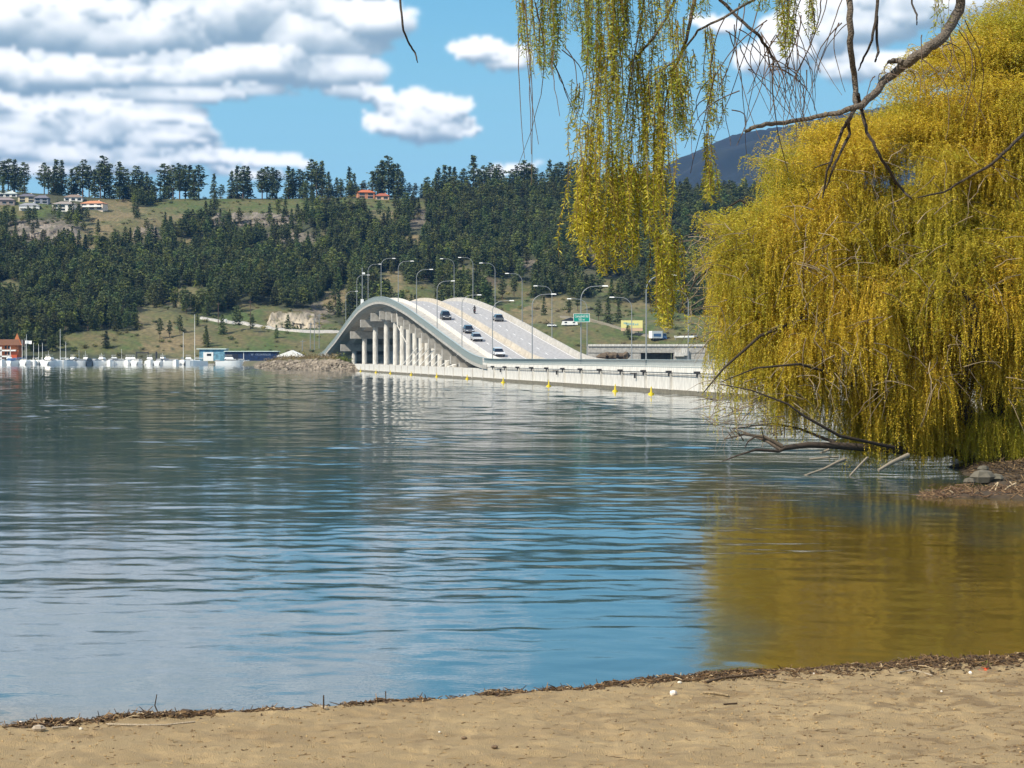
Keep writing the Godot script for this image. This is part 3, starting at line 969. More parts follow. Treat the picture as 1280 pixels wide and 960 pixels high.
# a rounded body from bones [from, to, radius at from, radius at to], as one surface net
func flesh(bones: Array, cell: float, blend: float) -> ArrayMesh:
	var lo := Vector3.ONE * 1e9; var hi := -lo
	for b in bones:
		var r: float = maxf(b[2], b[3]) + blend + cell * 2
		for e in 2:
			lo = lo.min(b[e] - Vector3.ONE * r); hi = hi.max(b[e] + Vector3.ONE * r)
	var s := Vector3i(((hi - lo) / cell).ceil()) + Vector3i.ONE
	var val := PackedFloat32Array()
	val.resize(s.x * s.y * s.z)
	for z in s.z:
		for y in s.y:
			for x in s.x:
				var p := lo + Vector3(x, y, z) * cell
				var m := 1e9
				for b in bones:
					var ab: Vector3 = b[1] - b[0]
					var t := clampf((p - b[0]).dot(ab) / maxf(ab.length_squared(), 1e-9), 0, 1)
					var dd: float = (p - b[0] - ab * t).length() - lerpf(b[2], b[3], t)
					var hh := clampf(0.5 + 0.5 * (m - dd) / blend, 0, 1) if m < 1e8 else 1.0
					m = lerpf(m, dd, hh) - blend * hh * (1.0 - hh) if m < 1e8 else dd
				val[(z * s.y + y) * s.x + x] = m
	var id := {}
	var pts := PackedVector3Array()
	var idx := PackedInt32Array()
	for z in s.z - 1:
		for y in s.y - 1:
			for x in s.x - 1:
				var mid := Vector3.ZERO
				var n := 0
				for e in [[0, 0, 0, 1, 0, 0], [0, 0, 0, 0, 1, 0], [0, 0, 0, 0, 0, 1], [1, 0, 0, 1, 1, 0], [1, 0, 0, 1, 0, 1], [0, 1, 0, 1, 1, 0], [0, 1, 0, 0, 1, 1], [0, 0, 1, 1, 0, 1], [0, 0, 1, 0, 1, 1], [1, 1, 0, 1, 1, 1], [1, 0, 1, 1, 1, 1], [0, 1, 1, 1, 1, 1]]:
					var a := val[((z + e[2]) * s.y + y + e[1]) * s.x + x + e[0]]; var b := val[((z + e[5]) * s.y + y + e[4]) * s.x + x + e[3]]
					if (a < 0.0) != (b < 0.0):
						mid += Vector3(e[0], e[1], e[2]).lerp(Vector3(e[3], e[4], e[5]), a / (a - b)); n += 1
				if n:
					id[Vector3i(x, y, z)] = pts.size()
					pts.append(lo + (Vector3(x, y, z) + mid / n) * cell)
	for z in range(1, s.z - 1):
		for y in range(1, s.y - 1):
			for x in range(1, s.x - 1):
				var a := val[(z * s.y + y) * s.x + x]
				for ax in 3:
					var st := Vector3i(1 if ax == 0 else 0, 1 if ax == 1 else 0, 1 if ax == 2 else 0)
					var b := val[((z + st.z) * s.y + y + st.y) * s.x + x + st.x]
					if (a < 0.0) == (b < 0.0): continue
					var u := Vector3i(0, 1, 0) if ax == 0 else Vector3i(0, 0, 1) if ax == 1 else Vector3i(1, 0, 0)
					var v := Vector3i(0, 0, 1) if ax == 0 else Vector3i(1, 0, 0) if ax == 1 else Vector3i(0, 1, 0)
					var c := Vector3i(x, y, z)
					var q := [c - u - v, c - v, c, c - u]
					if q.all(func(k): return id.has(k)):
						var w := [id[q[0]], id[q[1]], id[q[2]], id[q[3]]]
						if a < 0.0: w.reverse()
						idx.append_array(PackedInt32Array([w[0], w[1], w[2], w[0], w[2], w[3]]))
	var arr := []
	arr.resize(Mesh.ARRAY_MAX)
	arr[Mesh.ARRAY_VERTEX] = pts; arr[Mesh.ARRAY_INDEX] = idx
	var m := ArrayMesh.new()
	m.add_surface_from_arrays(Mesh.PRIMITIVE_TRIANGLES, arr)
	var tool := SurfaceTool.new()
	tool.create_from(m, 0)
	tool.generate_normals()
	return tool.commit()

func rider() -> void:
	var best := 500.0
	var d := 480.0
	var w := 15.6
	while d < 556.0:
		if absf(pix(bp(d, w, deck(d))).y - 392.0) < absf(pix(bp(best, w, deck(best))).y - 392.0): best = d
		d += 0.5
	w += (593.0 - pix(bp(best, w, deck(best))).x) / (F / best)
	var tilt := Basis(Vector3.UP, 0.1636) * Basis(Vector3.RIGHT, atan((deck(best + 2) - deck(best - 2)) / 4.0))
	var o := thing("motorcycle", "dark motorcycle ridden over the hump on the far carriageway", "motorcycle", bp(best, w, deck(best) + 0.012))
	o.basis = tilt
	for z in [-0.7, 0.72]:
		var m := MB.new(); m.tube([Vector3(-0.07, 0.31, z), Vector3(0.07, 0.31, z)], [0.31, 0.31], 14); part("wheel", m, M.tyre, o)
	var m := MB.new(); m.taper(Vector3(0, 0.5, 0), Vector3(0.3, 0.42, 0.8), Vector3(0.22, 0.42, 0.6)); part("engine", m, M.dark_steel, o)
	m = MB.new(); m.taper(Vector3(0, 0.84, -0.15), Vector3(0.26, 0.24, 0.55), Vector3(0.16, 0.24, 0.4)); part("fuel_tank", m, M.paint_black, o)
	m = MB.new(); m.box(Vector3(0, 0.8, 0.4), Vector3(0.26, 0.12, 0.65)); part("saddle", m, M.tyre, o)
	m = MB.new(); m.tube([Vector3(-0.38, 1.02, -0.38), Vector3(-0.1, 0.98, -0.52), Vector3(0.1, 0.98, -0.52), Vector3(0.38, 1.02, -0.38)], [0.02, 0.02, 0.02, 0.02], 6); part("handlebar", m, M.dark_steel, o)
	m = MB.new(); m.tube([Vector3(0, 0.31, -0.7), Vector3(0, 0.98, -0.5)], [0.05, 0.04], 6); part("fork", m, M.dark_steel, o)
	m = MB.new(); m.box(Vector3(0, 0.78, 0.76), Vector3(0.2, 0.09, 0.06)); part("tail_light", m, M.paint_red, o)
	var person := thing("person", "person in dark riding clothes and dark helmet seated on the motorcycle", "person", bp(best, w, deck(best) + 0.012))
	person.basis = tilt
	var cloth := mat("dark_cloth", lin(0.02, 0.02, 0.024), 0.85)
	var hip := Vector3(0, 0.98, 0.3); var neck := Vector3(0, 1.5, 0.1)
	var bones := [[hip, neck - Vector3(0, 0.12, 0), 0.17, 0.19], [neck - Vector3(0, 0.1, 0), neck + Vector3(0, 0.06, -0.02), 0.08, 0.06], [neck + Vector3(0, 0.14, -0.04), neck + Vector3(0, 0.22, -0.04), 0.12, 0.12]]
	for sx in [-1, 1]:
		var sh := neck + Vector3(sx * 0.2, -0.1, 0)
		bones += [[sh, Vector3(sx * 0.36, 1.2, -0.05), 0.075, 0.055], [Vector3(sx * 0.36, 1.2, -0.05), Vector3(sx * 0.33, 1.05, -0.36), 0.052, 0.04], [Vector3(sx * 0.33, 1.05, -0.36), Vector3(sx * 0.31, 1.03, -0.42), 0.045, 0.04]]
		bones += [[hip + Vector3(sx * 0.1, -0.04, 0), Vector3(sx * 0.22, 0.86, -0.12), 0.11, 0.075], [Vector3(sx * 0.22, 0.86, -0.12), Vector3(sx * 0.22, 0.42, 0.1), 0.07, 0.05], [Vector3(sx * 0.22, 0.4, 0.12), Vector3(sx * 0.22, 0.36, -0.1), 0.05, 0.04]]
	part("body", flesh(bones, 0.035, 0.03), cloth, person)
	var hm := MB.new()
	var g := rng(5)
	hm.lump(neck + Vector3(0, 0.2, -0.04), Vector3(0.145, 0.16, 0.17), g, 0.0)
	part("helmet", hm, M.paint_black, person)

# ------------------------------------------------------------------ land beyond the bridge, right of the ramp
func build_far_shore() -> void:
	# overpass of the lakeside highway
	var o := thing("overpass", "low concrete highway overpass with a dark underpass behind the bridge", "overpass", at(812, 446, 905.0))
	var k := 905.0 / F
	var y := func(py: float): return at(812, py, 905.0).y - o.position.y
	var m := MB.new(); m.box(Vector3(-2 * k, (y.call(432.5) + y.call(441.0)) / 2, -6), Vector3(150 * k, y.call(432.5) - y.call(441.0), 12)); part("deck", m, M.concrete, o)
	m = MB.new(); m.box(Vector3(-2 * k, y.call(431.6), 0.2), Vector3(150 * k, 0.9, 0.4)); part("parapet", m, M.pale_concrete, o)
	m = MB.new(); m.box(Vector3(-44 * k, y.call(446.0), -6), Vector3(66 * k, 10 * k, 11.6)); part("abutment", m, M.concrete, o)
	m = MB.new(); m.box(Vector3(52 * k, y.call(446.0), -6), Vector3(44 * k, 10 * k, 11.6)); part("abutment", m, M.concrete, o)
	m = MB.new(); m.box(Vector3(9 * k, y.call(446.0), -11.0), Vector3(40 * k, 12 * k, 0.5)); part("rear_wall", m, M.concrete, o)
	m = MB.new()
	m.box(Vector3(37 * k, y.call(443.0), 0.6), Vector3(12 * k, 5 * k, 1.2)); m.box(Vector3(43 * k, y.call(440.0), 0.6), Vector3(8 * k, 9 * k, 1.0))
	part("stair_wall", m, M.pale_concrete, o)
	# heap of dug earth
	var g := rng(91)
	m = MB.new(); m.col = Color(0.16, 0.12, 0.08)
	for i in 9: m.lump(Vector3(g.randf_range(-6, 6), g.randf_range(-0.4, 0.5), g.randf_range(-2, 2)), Vector3(g.randf_range(1.5, 3), g.randf_range(0.8, 1.7), 1.6), g, 0.25)
	var heap := thing("dirt_mound", "brown heap of earth beside the overpass", "mound", at(766, 445.5, 870.0)); part("earth", m, M.soil, heap)
	# hoarding
	var p := hit(789, 421)
	var b := thing("billboard", "long pale yellow billboard on posts on the green bank", "billboard", p)
	var s := -p.z / F
	m = MB.new(); m.box(Vector3(0.3, 15.0 * s, 0), Vector3(27 * s, 9.5 * s, 0.3)); var panel := part("panel", m, mat("hoarding", lin(0.72, 0.66, 0.26), 0.6), b)
	m = MB.new(); m.box(Vector3(0.3, 8.2 * s, 0.05), Vector3(27 * s, 3.6 * s, 0.3)); part("lower_band", m, mat("hoarding_pink", lin(0.62, 0.42, 0.28), 0.6), b)
	m = MB.new()
	for q in [[-7.5, 16.2, 4.2, 2.2], [-4.5, 15.0, 3.5, 3.4], [-1.0, 15.2, 2.6, 2.4], [2.6, 15.0, 2.4, 2.8], [5.6, 14.6, 2.0, 2.0], [8.0, 14.8, 1.8, 2.4]]:
		m.box(Vector3(q[0] * s, q[1] * s, 0.18), Vector3(q[2] * s, q[3] * s, 0.06))
	part("print", m, mat("hoarding_print", lin(0.30, 0.45, 0.40), 0.6), panel)
	for x in [-9, 0, 9]:
		m = MB.new(); m.box(Vector3(x * s, 3.2 * s, -0.35), Vector3(0.4, 6.6 * s + 2.0, 0.3)); part("post", m, M.dark_steel, b)
	# vehicles on the bank
	var tp := hit(822, 426)
	var tr := thing("box_truck", "blue and white box truck parked on the green bank below the billboard", "truck", tp, 0.5)
	truck(tr, 7.0, "paint_blue")
	tr.scale = Vector3.ONE * 1.3
	tp = hit(868, 424)
	tr = thing("parked_van", "dark blue van half hidden behind the willow on the bank", "van", tp, 0.3)
	vehicle(tr, "paint_blue", 5.4, 2.1, 2.4, true)
	tp = hit(712, 408)
	tr = thing("white_trailer", "white trailer with a dark awning beside the green road sign", "trailer", tp, 0.1)
	m = MB.new(); m.taper(Vector3(0, 1.6, 0), Vector3(8.6, 2.0, 2.5), Vector3(8.0, 2.0, 2.2)); part("body", m, M.white_paint, tr)
	m = MB.new(); m.prism(PackedVector2Array([Vector2(-5, 2.7), Vector2(5.0, 2.7), Vector2(0.6, 4.6)]), Vector3(0, 0, -1.5), Vector3.RIGHT, Vector3.UP, Vector3(0, 0, 2.4)); part("awning", m, M.dark_steel, tr)
	for x in [-2.2, 2.2]:
		m = MB.new(); m.tube([Vector3(x, 0.4, 1.05), Vector3(x, 0.4, 1.3)], [0.42, 0.42], 10); part("wheel", m, M.tyre, tr)
		m = MB.new(); m.box(Vector3(x, 1.9, 1.22), Vector3(1.3, 0.7, 0.06)); part("window", m, M.glass_dark, tr)
	tp = hit(690, 409)
	tr = thing("white_pickup", "small white pickup left of the white trailer on the bank", "car", tp, 1.4)
	vehicle(tr, "paint_white", 5.0, 1.9, 1.8, true)
	# white rail on the bank
	p = hit(855, 427)
	b = thing("white_barrier", "long white rail barrier on the bank beside the willow", "barrier", p)
	m = MB.new(); m.box(Vector3(0, 1.5, 0), Vector3(10.5, 0.9, 0.2)); part("rail", m, M.white_paint, b)
	for x in [-4.5, 0, 4.5]:
		m = MB.new(); m.box(Vector3(x, 0.4, -0.15), Vector3(0.25, 1.9, 0.2)); part("post", m, M.galvanised, b)
	# tracks
	ribbon("bank_path", [[700, 398], [740, 402], [770, 411], [800, 420], [830, 427]], 2.0, M.stained_concrete)
	ribbon("lakeside_road", [[250, 399], [281, 405], [300, 405], [320, 409], [345, 413], [375, 415.5], [405, 416.5], [440, 417]], 7.0, M.concrete)
	b = thing("white_board", "small white notice board at the bend of the lakeside road", "sign", hit(281, 407))
	m = MB.new(); m.box(Vector3(0, 2.2, 0), Vector3(2.6, 1.6, 0.12)); part("board", m, M.white_paint, b)
	for x in [-1, 1]:
		m = MB.new(); m.box(Vector3(x, 0.7, -0.12), Vector3(0.15, 2.2, 0.12)); part("post", m, M.galvanised, b)
	# utility poles and light masts by the road
	var i := 0
	for q in [[273, 407, 378, "left of the road bend"], [300, 404, 382, "above the road bend"], [313, 412, 376, "beside the road before the rock cut"], [388, 440, 404, "nearest the bridge abutment, left"], [393, 438, 398, "second from the bridge abutment"], [399, 437, 394, "third, close against the bridge abutment"], [378, 440, 426, "short one behind the white tent"]]:
		p = hit(q[0], q[1])
		s = -p.z / F
		b = thing("utility_pole", "thin utility pole " + q[3], "pole", p, 0.0, "utility poles by the lakeside road")
		m = MB.new(); m.tube([Vector3(0, -0.3, 0), Vector3(0, (q[1] - q[2]) * s, 0)], [0.22, 0.14], 6); part("pole", m, M.pine_bark if i < 3 else M.galvanised, b)
		m = MB.new(); m.box(Vector3(0, (q[1] - q[2]) * s - 0.9, 0), Vector3(2.4, 0.2, 0.2)); part("crossarm", m, M.pine_bark if i < 3 else M.galvanised, b)
		i += 1

func ribbon(called: String, pts: Array, wide: float, material: Material) -> void:
	var m := MB.new()
	var ps := []
	for k in pts.size() - 1:
		for j in 6:
			var t := j / 6.0
			ps.append(hit(lerpf(pts[k][0], pts[k + 1][0], t), lerpf(pts[k][1], pts[k + 1][1], t)))
	for k in range(1, ps.size() - 1):                    # even out the bumps
		ps[k] = (ps[k - 1] + ps[k] * 2.0 + ps[k + 1]) / 4.0
	for k in ps.size() - 1:
		var a: Vector3 = ps[k] + Vector3(0, 0.9, 0); var b: Vector3 = ps[k + 1] + Vector3(0, 0.9, 0)
		var s := Vector3(0, 0.06, 0.22).normalized() * wide
		m.quad(a + Vector3(0, -1.6, 1.2), a, b, b + Vector3(0, -1.6, 1.2))
		m.quad(a, a + Vector3(0, 0.5, -wide), b + Vector3(0, 0.5, -wide), b)
	struct(called, m, material)

func truck(o: Node3D, l: float, paint: String) -> void:
	var m := MB.new(); m.box(Vector3(-0.9, 2.2, 0), Vector3(l * 0.72, 2.9, 2.4)); part("cargo_box", m, M.white_paint, o)
	m = MB.new(); m.box(Vector3(-0.9, 2.0, 1.22), Vector3(l * 0.5, 1.2, 0.04)); part("side_panel", m, M.paint_blue, o)
	m = MB.new(); m.taper(Vector3(l * 0.40, 1.6, 0), Vector3(1.9, 2.2, 2.2), Vector3(1.4, 2.2, 2.0)); part("cab", m, M[paint], o)
	m = MB.new(); m.box(Vector3(l * 0.40, 2.1, 1.05), Vector3(1.0, 0.7, 0.1)); part("window", m, M.glass_dark, o)
	for x in [-l * 0.3, l * 0.38]:
		for z in [-1.0, 1.0]:
			m = MB.new(); m.tube([Vector3(x, 0.5, z - 0.15), Vector3(x, 0.5, z + 0.15)], [0.5, 0.5], 12); part("wheel", m, M.tyre, o)

# ------------------------------------------------------------------ marina
func hull_mesh(l: float, w: float, h: float) -> MB:
	var m := MB.new()
	var st := []
	for i in 9:
		var t := i / 8.0
		var half := w / 2 * 1.15 * (1.0 if t < 0.5 else cos((t - 0.5) * PI) ** 0.7 if t < 0.999 else 0.02)
		var top := h * (1.0 + 0.35 * t * t)
		st.append([-l / 2 + l * t, half, top])
	for i in 8:
		var a: Array = st[i]; var b: Array = st[i + 1]
		for s in [-1, 1]:
			var p := [Vector3(a[0], -0.3, s * a[1] * 1.02), Vector3(b[0], -0.3, s * b[1] * 0.98), Vector3(b[0], b[2], s * b[1]), Vector3(a[0], a[2], s * a[1])]
			if s < 0: p.reverse()
			m.quad(p[0], p[3], p[2], p[1])
		m.quad(Vector3(a[0], a[2] - 0.12, -a[1]), Vector3(b[0], b[2] - 0.12, -b[1]), Vector3(b[0], b[2] - 0.12, b[1]), Vector3(a[0], a[2] - 0.12, a[1]))
	var e: Array = st[0]
	m.quad(Vector3(e[0], -0.3, -e[1] * 0.6), Vector3(e[0], e[2], -e[1]), Vector3(e[0], e[2], e[1]), Vector3(e[0], -0.3, e[1] * 0.6))
	return m

func boat(px: float, l: float, kind: String, turn: float, d: float, label: String, mast := 0.0, tint := "") -> void:
	var o := thing("sailboat" if kind == "sail" else "motorboat", label, "boat", Vector3((px - 640.0) * d / F, 0, -d), turn, "boats moored in the marina")
	var w := l * 0.33
	part("hull", hull_mesh(l, w, 1.4 if l < 8 else 1.9), M.white_hull if tint != "navy" else M.paint_navy, o)
	var h := 1.4 if l < 8 else 1.9
	var m := MB.new()
	if kind == "sail":
		m.taper(Vector3(0.2, h + 0.3, 0), Vector3(l * 0.45, 0.7, w * 0.6), Vector3(l * 0.36, 0.7, w * 0.45)); part("cabin", m, M.white_paint, o)
		m = MB.new(); m.tube([Vector3(0.3, h, 0), Vector3(0.3, h + mast, 0)], [0.13, 0.08], 6); part("mast", m, M.lamp_white, o)
		m = MB.new(); m.tube([Vector3(0.3, h + 1.5, 0), Vector3(-l * 0.42, h + 1.4, 0)], [0.2, 0.16], 6); part("boom_cover", m, M.paint_blue if tint == "blue" else M.white_paint, o)
	else:
		m.taper(Vector3(l * 0.06, h + 0.45, 0), Vector3(l * 0.5, 1.1, w * 0.85), Vector3(l * 0.36, 1.1, w * 0.7)); part("cabin", m, M.white_hull, o)
		m = MB.new(); m.taper(Vector3(l * 0.06, h + 0.62, 0), Vector3(l * 0.475, 0.42, w * 0.87), Vector3(l * 0.40, 0.42, w * 0.78)); part("windows", m, M.glass_dark, o)
		if kind == "cruiser":
			m = MB.new(); m.taper(Vector3(-l * 0.02, h + 1.5, 0), Vector3(l * 0.34, 1.0, w * 0.7), Vector3(l * 0.26, 1.0, w * 0.6)); part("flybridge", m, M.white_hull, o)
			m = MB.new(); m.box(Vector3(-l * 0.04, h + 2.9, 0), Vector3(l * 0.26, 0.12, w * 0.6)); var tp := part("hardtop", m, M.white_paint, o)
			for s in [-1, 1]:
				m = MB.new(); m.tube([Vector3(-l * 0.14, h + 1.9, s * w * 0.25), Vector3(-l * 0.12, h + 2.9, s * w * 0.25)], [0.06, 0.06], 5); part("post", m, M.galvanised, tp)
		elif kind == "cover":
			m = MB.new(); m.prism(PackedVector2Array([Vector2(-w / 2, 0), Vector2(w / 2, 0), Vector2(w * 0.3, 1.1), Vector2(-w * 0.3, 1.1)]), Vector3(-l * 0.46, h + 0.3, 0), Vector3(0, 0, 1), Vector3.UP, Vector3(l * 0.42, 0, 0)); part("canvas_cover", m, M.paint_navy if tint == "navy" else M.paint_blue if tint == "blue" else M.paint_grey, o)
		if mast > 0.0:
			m = MB.new(); m.tube([Vector3(-l * 0.1, h + 1.0, 0), Vector3(-l * 0.1, h + mast, 0)], [0.08, 0.05], 5); part("aerial", m, M.lamp_white, o)

func build_marina() -> void:
	# floating jetties
	var m: MB
	for q in [[-20, 330, 1072.0, "long grey floating jetty along the marina shore behind the boats"]]:
		var a: float = (q[0] - 640.0) * q[2] / F; var b: float = (q[1] - 640.0) * q[2] / F
		var o := thing("floating_jetty", q[3], "jetty", Vector3((a + b) / 2, 0, -q[2]))
		m = MB.new(); m.box(Vector3(0, 0.3, 0), Vector3(b - a, 0.5, 2.4)); part("walkway", m, M.concrete, o)
		var n := int((b - a) / 14.0)
		for i in n + 1:
			m = MB.new(); m.tube([Vector3((a - b) / 2 + (b - a) * i / n, -1, -1.4), Vector3((a - b) / 2 + (b - a) * i / n, 3.2, -1.4)], [0.2, 0.2], 6); part("pile", m, M.stained_concrete, o)
	var L := [
		[4, 8.0, "runabout", 0.3, 1052, "low white runabout at the left picture edge before the orange building", 0.0, ""],
		[18, 8.5, "cover", -0.2, 1050, "white boat with blue canvas in front of the orange building", 0.0, "blue"],
		[27, 9.5, "sail", 0.1, 1060, "white sailboat with tall mast just right of the orange building", 10.5, "blue"],
		[33, 10.0, "sail", 0.2, 1045, "sailboat with blue boom cover, second mast from the orange building", 13.0, "blue"],
		[42, 8.0, "sail", 0.0, 1064, "small sailboat with short mast beside the white flag", 9.0, ""],
		[48, 8.0, "sail", 0.1, 1066, "small sailboat, second short mast after the white flag", 8.5, ""],
		[53, 8.0, "sail", -0.1, 1064, "small sailboat, third short mast after the white flag", 9.0, ""],
		[62, 12.5, "cruiser", 1.35, 1030, "biggest white cabin cruiser with dark windscreen in the left marina", 5.0, ""],
		[76, 11.0, "sail", 1.3, 1034, "white sailboat with the tallest mast of the left marina", 15.5, ""],
		[82, 9.0, "sail", 0.2, 1066, "sailboat behind the tallest mast, half as high", 9.5, ""],
		[87, 9.5, "runabout", 0.9, 1036, "white open motorboat right of the tallest mast", 0.0, ""],
		[97, 8.0, "cover", 0.2, 1056, "white boat with grey cover behind the row's middle", 0.0, ""],
		[101, 8.5, "runabout", 0.3, 1040, "white runabout beside the navy covered boat", 5.5, ""],
		[112, 9.0, "cover", 0.6, 1034, "boat under a dark navy canvas in the middle of the row", 0.0, "navy"],
		[122, 9.0, "runabout", 1.2, 1038, "white motorboat right of the navy covered boat", 0.0, ""],
		[128, 10.0, "cruiser", 0.1, 1062, "white flybridge boat in the back row of the marina", 4.0, ""],
		[138, 9.5, "runabout", 0.2, 1036, "white motorboat with long dark windows, mid marina", 0.0, ""],
		[148, 8.5, "cover", 0.3, 1040, "white boat with grey cover before the dark boat lift", 0.0, ""],
		[160, 10.5, "cruiser", 0.2, 1036, "white cruiser just left of the dark boat lift", 0.0, ""],
		[172, 10.0, "runabout", 0.15, 1034, "white motorboat under the dark boat lift", 0.0, ""],
		[187, 11.0, "cruiser", 0.1, 1040, "white cruiser right of the dark boat lift", 0.0, ""],
		[199, 9.0, "runabout", 0.25, 1034, "white motorboat beside the slanted white cover", 0.0, ""],
		[212, 11.0, "cover", 0.1, 1044, "white boat under a slanted cover left of the light blue building", 0.0, ""],
		[229, 10.0, "sail", 0.3, 1046, "sailboat with blue cover and middling mast left of the light blue building", 14.0, "blue"],
		[244, 12.5, "sail", 1.2, 1040, "white sailboat with the tallest mast beside the light blue building", 22.5, ""],
		[272, 7.0, "runabout", 0.9, 1058, "small dark boat at the foot of the light blue building", 0.0, "navy"],
		[287, 13.0, "cruiser", 0.05, 1034, "white cruiser in front of the dark blue building", 0.0, ""],
		[12, 9.0, "cruiser", 0.2, 1068, "white cruiser in the back row before the orange building's porch", 3.5, ""],
		[70, 8.5, "runabout", 0.1, 1064, "white motorboat in the back row behind the biggest cruiser", 0.0, ""],
		[92, 10.0, "cruiser", 0.15, 1067, "white cruiser in the back row behind the open motorboat", 3.0, ""],
		[107, 9.0, "cruiser", 0.0, 1068, "white cruiser in the back row behind the navy covered boat", 5.0, ""],
		[118, 8.0, "cover", 0.1, 1066, "grey covered boat in the back row, mid marina", 0.0, ""],
		[143, 9.0, "cruiser", 0.2, 1067, "white cruiser in the back row left of the boat lift", 3.0, ""],
		[153, 9.0, "runabout", 0.1, 1066, "white motorboat in the back row beside the boat lift", 6.0, ""],
		[166, 9.5, "cruiser", 0.0, 1068, "white cruiser in the back row behind the boat lift", 3.0, ""],
		[204, 9.0, "cruiser", 0.1, 1067, "white cruiser in the back row left of the blue covered sailboat", 4.0, ""],
		[220, 8.5, "runabout", 0.2, 1036, "low white motorboat just left of the blue covered sailboat", 0.0, ""],
		[236, 9.0, "cruiser", 0.1, 1062, "white cruiser in the back row beside the light blue building", 0.0, ""],
		[300, 9.0, "runabout", 0.1, 1046, "white motorboat before the dark blue building, rightmost in the marina", 0.0, ""],
	]
	for i in L.size():                                        # most lie stern or bow on to us
		var q: Array = L[i]
		boat(q[0], q[1], q[2], q[3] if q[0] > 280 or i % 5 == 2 else (1.25 + q[3] * 0.8) * (1 if i % 2 else -1), q[4], q[5], q[6], q[7])
	# flag pole
	var fp := thing("flagpole", "white flagpole flying a white flag right of the orange building", "flagpole", Vector3((31.5 - 640) * 1068.0 / F, 0.5, -1068))
	m = MB.new(); m.tube([Vector3.ZERO, Vector3(0, 12.6, 0)], [0.1, 0.06], 6); part("pole", m, M.lamp_white, fp)
	m = MB.new()
	for k in 6: m.quad(Vector3(0.55 * k, 9.9 + 0.1 * sin(k), 0.2 * sin(k * 1.3)), Vector3(0.55 * k, 11.5 + 0.1 * sin(k), 0.2 * sin(k * 1.3)), Vector3(0.55 * (k + 1), 11.5 + 0.1 * sin(k + 1), 0.2 * sin(k * 1.3 + 1.3)), Vector3(0.55 * (k + 1), 9.9 + 0.1 * sin(k + 1), 0.2 * sin(k * 1.3 + 1.3)))
	part("flag", m, M.white_paint, fp)
	# boat lift: dark frame on posts
	var lf := thing("boat_lift", "dark boat lift frame standing among the boats", "boat lift", Vector3((178 - 640) * 1050.0 / F, 0, -1050))
	m = MB.new(); m.box(Vector3(0, 6.0, 0), Vector3(6.0, 0.5, 3)); part("canopy", m, M.dark_steel, lf)
	for x in [-2.8, 2.8]:
		m = MB.new(); m.box(Vector3(x, 2.7, 0), Vector3(0.35, 6.2, 0.35)); part("post", m, M.dark_steel, lf)
	var pile := thing("mooring_pile", "thick dark mooring pile right of the boat lift", "pile", Vector3((195.5 - 640) * 1044.0 / F, -1, -1044))
	m = MB.new(); m.tube([Vector3.ZERO, Vector3(0, 7.5, 0)], [0.45, 0.4], 8); part("pile", m, M.dark_steel, pile)
	# orange lodge
	var X := func(px: float, d: float): return (px - 640.0) * d / F
	var lodge := thing("orange_lodge", "orange timber lodge with white balconies at the left shore", "building", Vector3(X.call(2, 1084.0), 0.8, -1090))
	var orange := mat("orange_timber", lin(0.50, 0.16, 0.05), 0.7)
	m = MB.new(); m.box(Vector3(-6, 4.6, -5), Vector3(26, 9.2, 9)); part("wall", m, orange, lodge)
	m = MB.new(); m.prism(PackedVector2Array([Vector2(-20, 9.0), Vector2(8.4, 9.0), Vector2(7.4, 12.0), Vector2(-19, 12.0)]), Vector3(0, 0, -10), Vector3.RIGHT, Vector3.UP, Vector3(0, 0, 11)); part("roof", m, mat("brown_shingle", lin(0.25, 0.12, 0.07), 0.9), lodge)
	m = MB.new(); m.prism(PackedVector2Array([Vector2(4.2, 9.0), Vector2(9.0, 9.0), Vector2(6.6, 15.0)]), Vector3(0, 0, -0.3), Vector3.RIGHT, Vector3.UP, Vector3(0, 0, 1.2)); part("gable", m, orange, lodge)
	m = MB.new(); m.box(Vector3(5.2, 2.0, 0.6), Vector3(3.0, 4.6, 2.2)); part("porch", m, mat("red_timber", lin(0.50, 0.09, 0.03), 0.7), lodge)
	for y in [3.4, 6.4]:
		m = MB.new(); m.box(Vector3(-5, y, 0.3), Vector3(22, 0.75, 1.6)); part("balcony", m, M.white_paint, lodge)
	for x in [-12, -7, -1.5, 3.2]:
		m = MB.new(); m.box(Vector3(x, 4.0, 0.9), Vector3(0.8 if x == -1.5 else 0.3, 8.4, 0.4)); part("post", m, M.white_paint, lodge)
	for y in [1.9, 5.0, 8.0]:
		for x in [-13.5, -10, -5, -3.2, 0.6, 2.2]:
			m = MB.new(); m.box(Vector3(x, y, -0.47), Vector3(1.1, 1.5, 0.1)); part("window", m, M.glass_dark, lodge)
	# marina buildings
	var lb := thing("light_blue_boathouse", "light blue boathouse with white door and small window at the marina", "building", Vector3(X.call(263, 1080.0), 0.6, -1084))
	var k := 1082.0 / F
	var sky_blue := grain(mat("sky_blue_wall", lin(0.22, 0.50, 0.68), 0.6), noise_tex(0.01, 95, 0.55, 1.0), 0.08)
	m = MB.new(); m.box(Vector3(0.5, 3.6, -5), Vector3(33 * k, 7.2, 10)); part("wall", m, sky_blue, lb)
	m = MB.new(); m.taper(Vector3(0, 7.35, -5), Vector3(38 * k, 0.35, 11.6), Vector3(37 * k, 0.35, 11)); part("roof", m, mat("pale_green_roof", lin(0.40, 0.50, 0.48), 0.6), lb)
	m = MB.new(); m.box(Vector3(-1.6, 3.2, 0.06), Vector3(5.0, 5.0, 0.1)); var dr := part("door", m, M.white_paint, lb)
	m = MB.new(); m.box(Vector3(-1.2, 4.4, 0.12), Vector3(2.2, 1.2, 0.06)); part("window", m, M.glass_dark, dr)
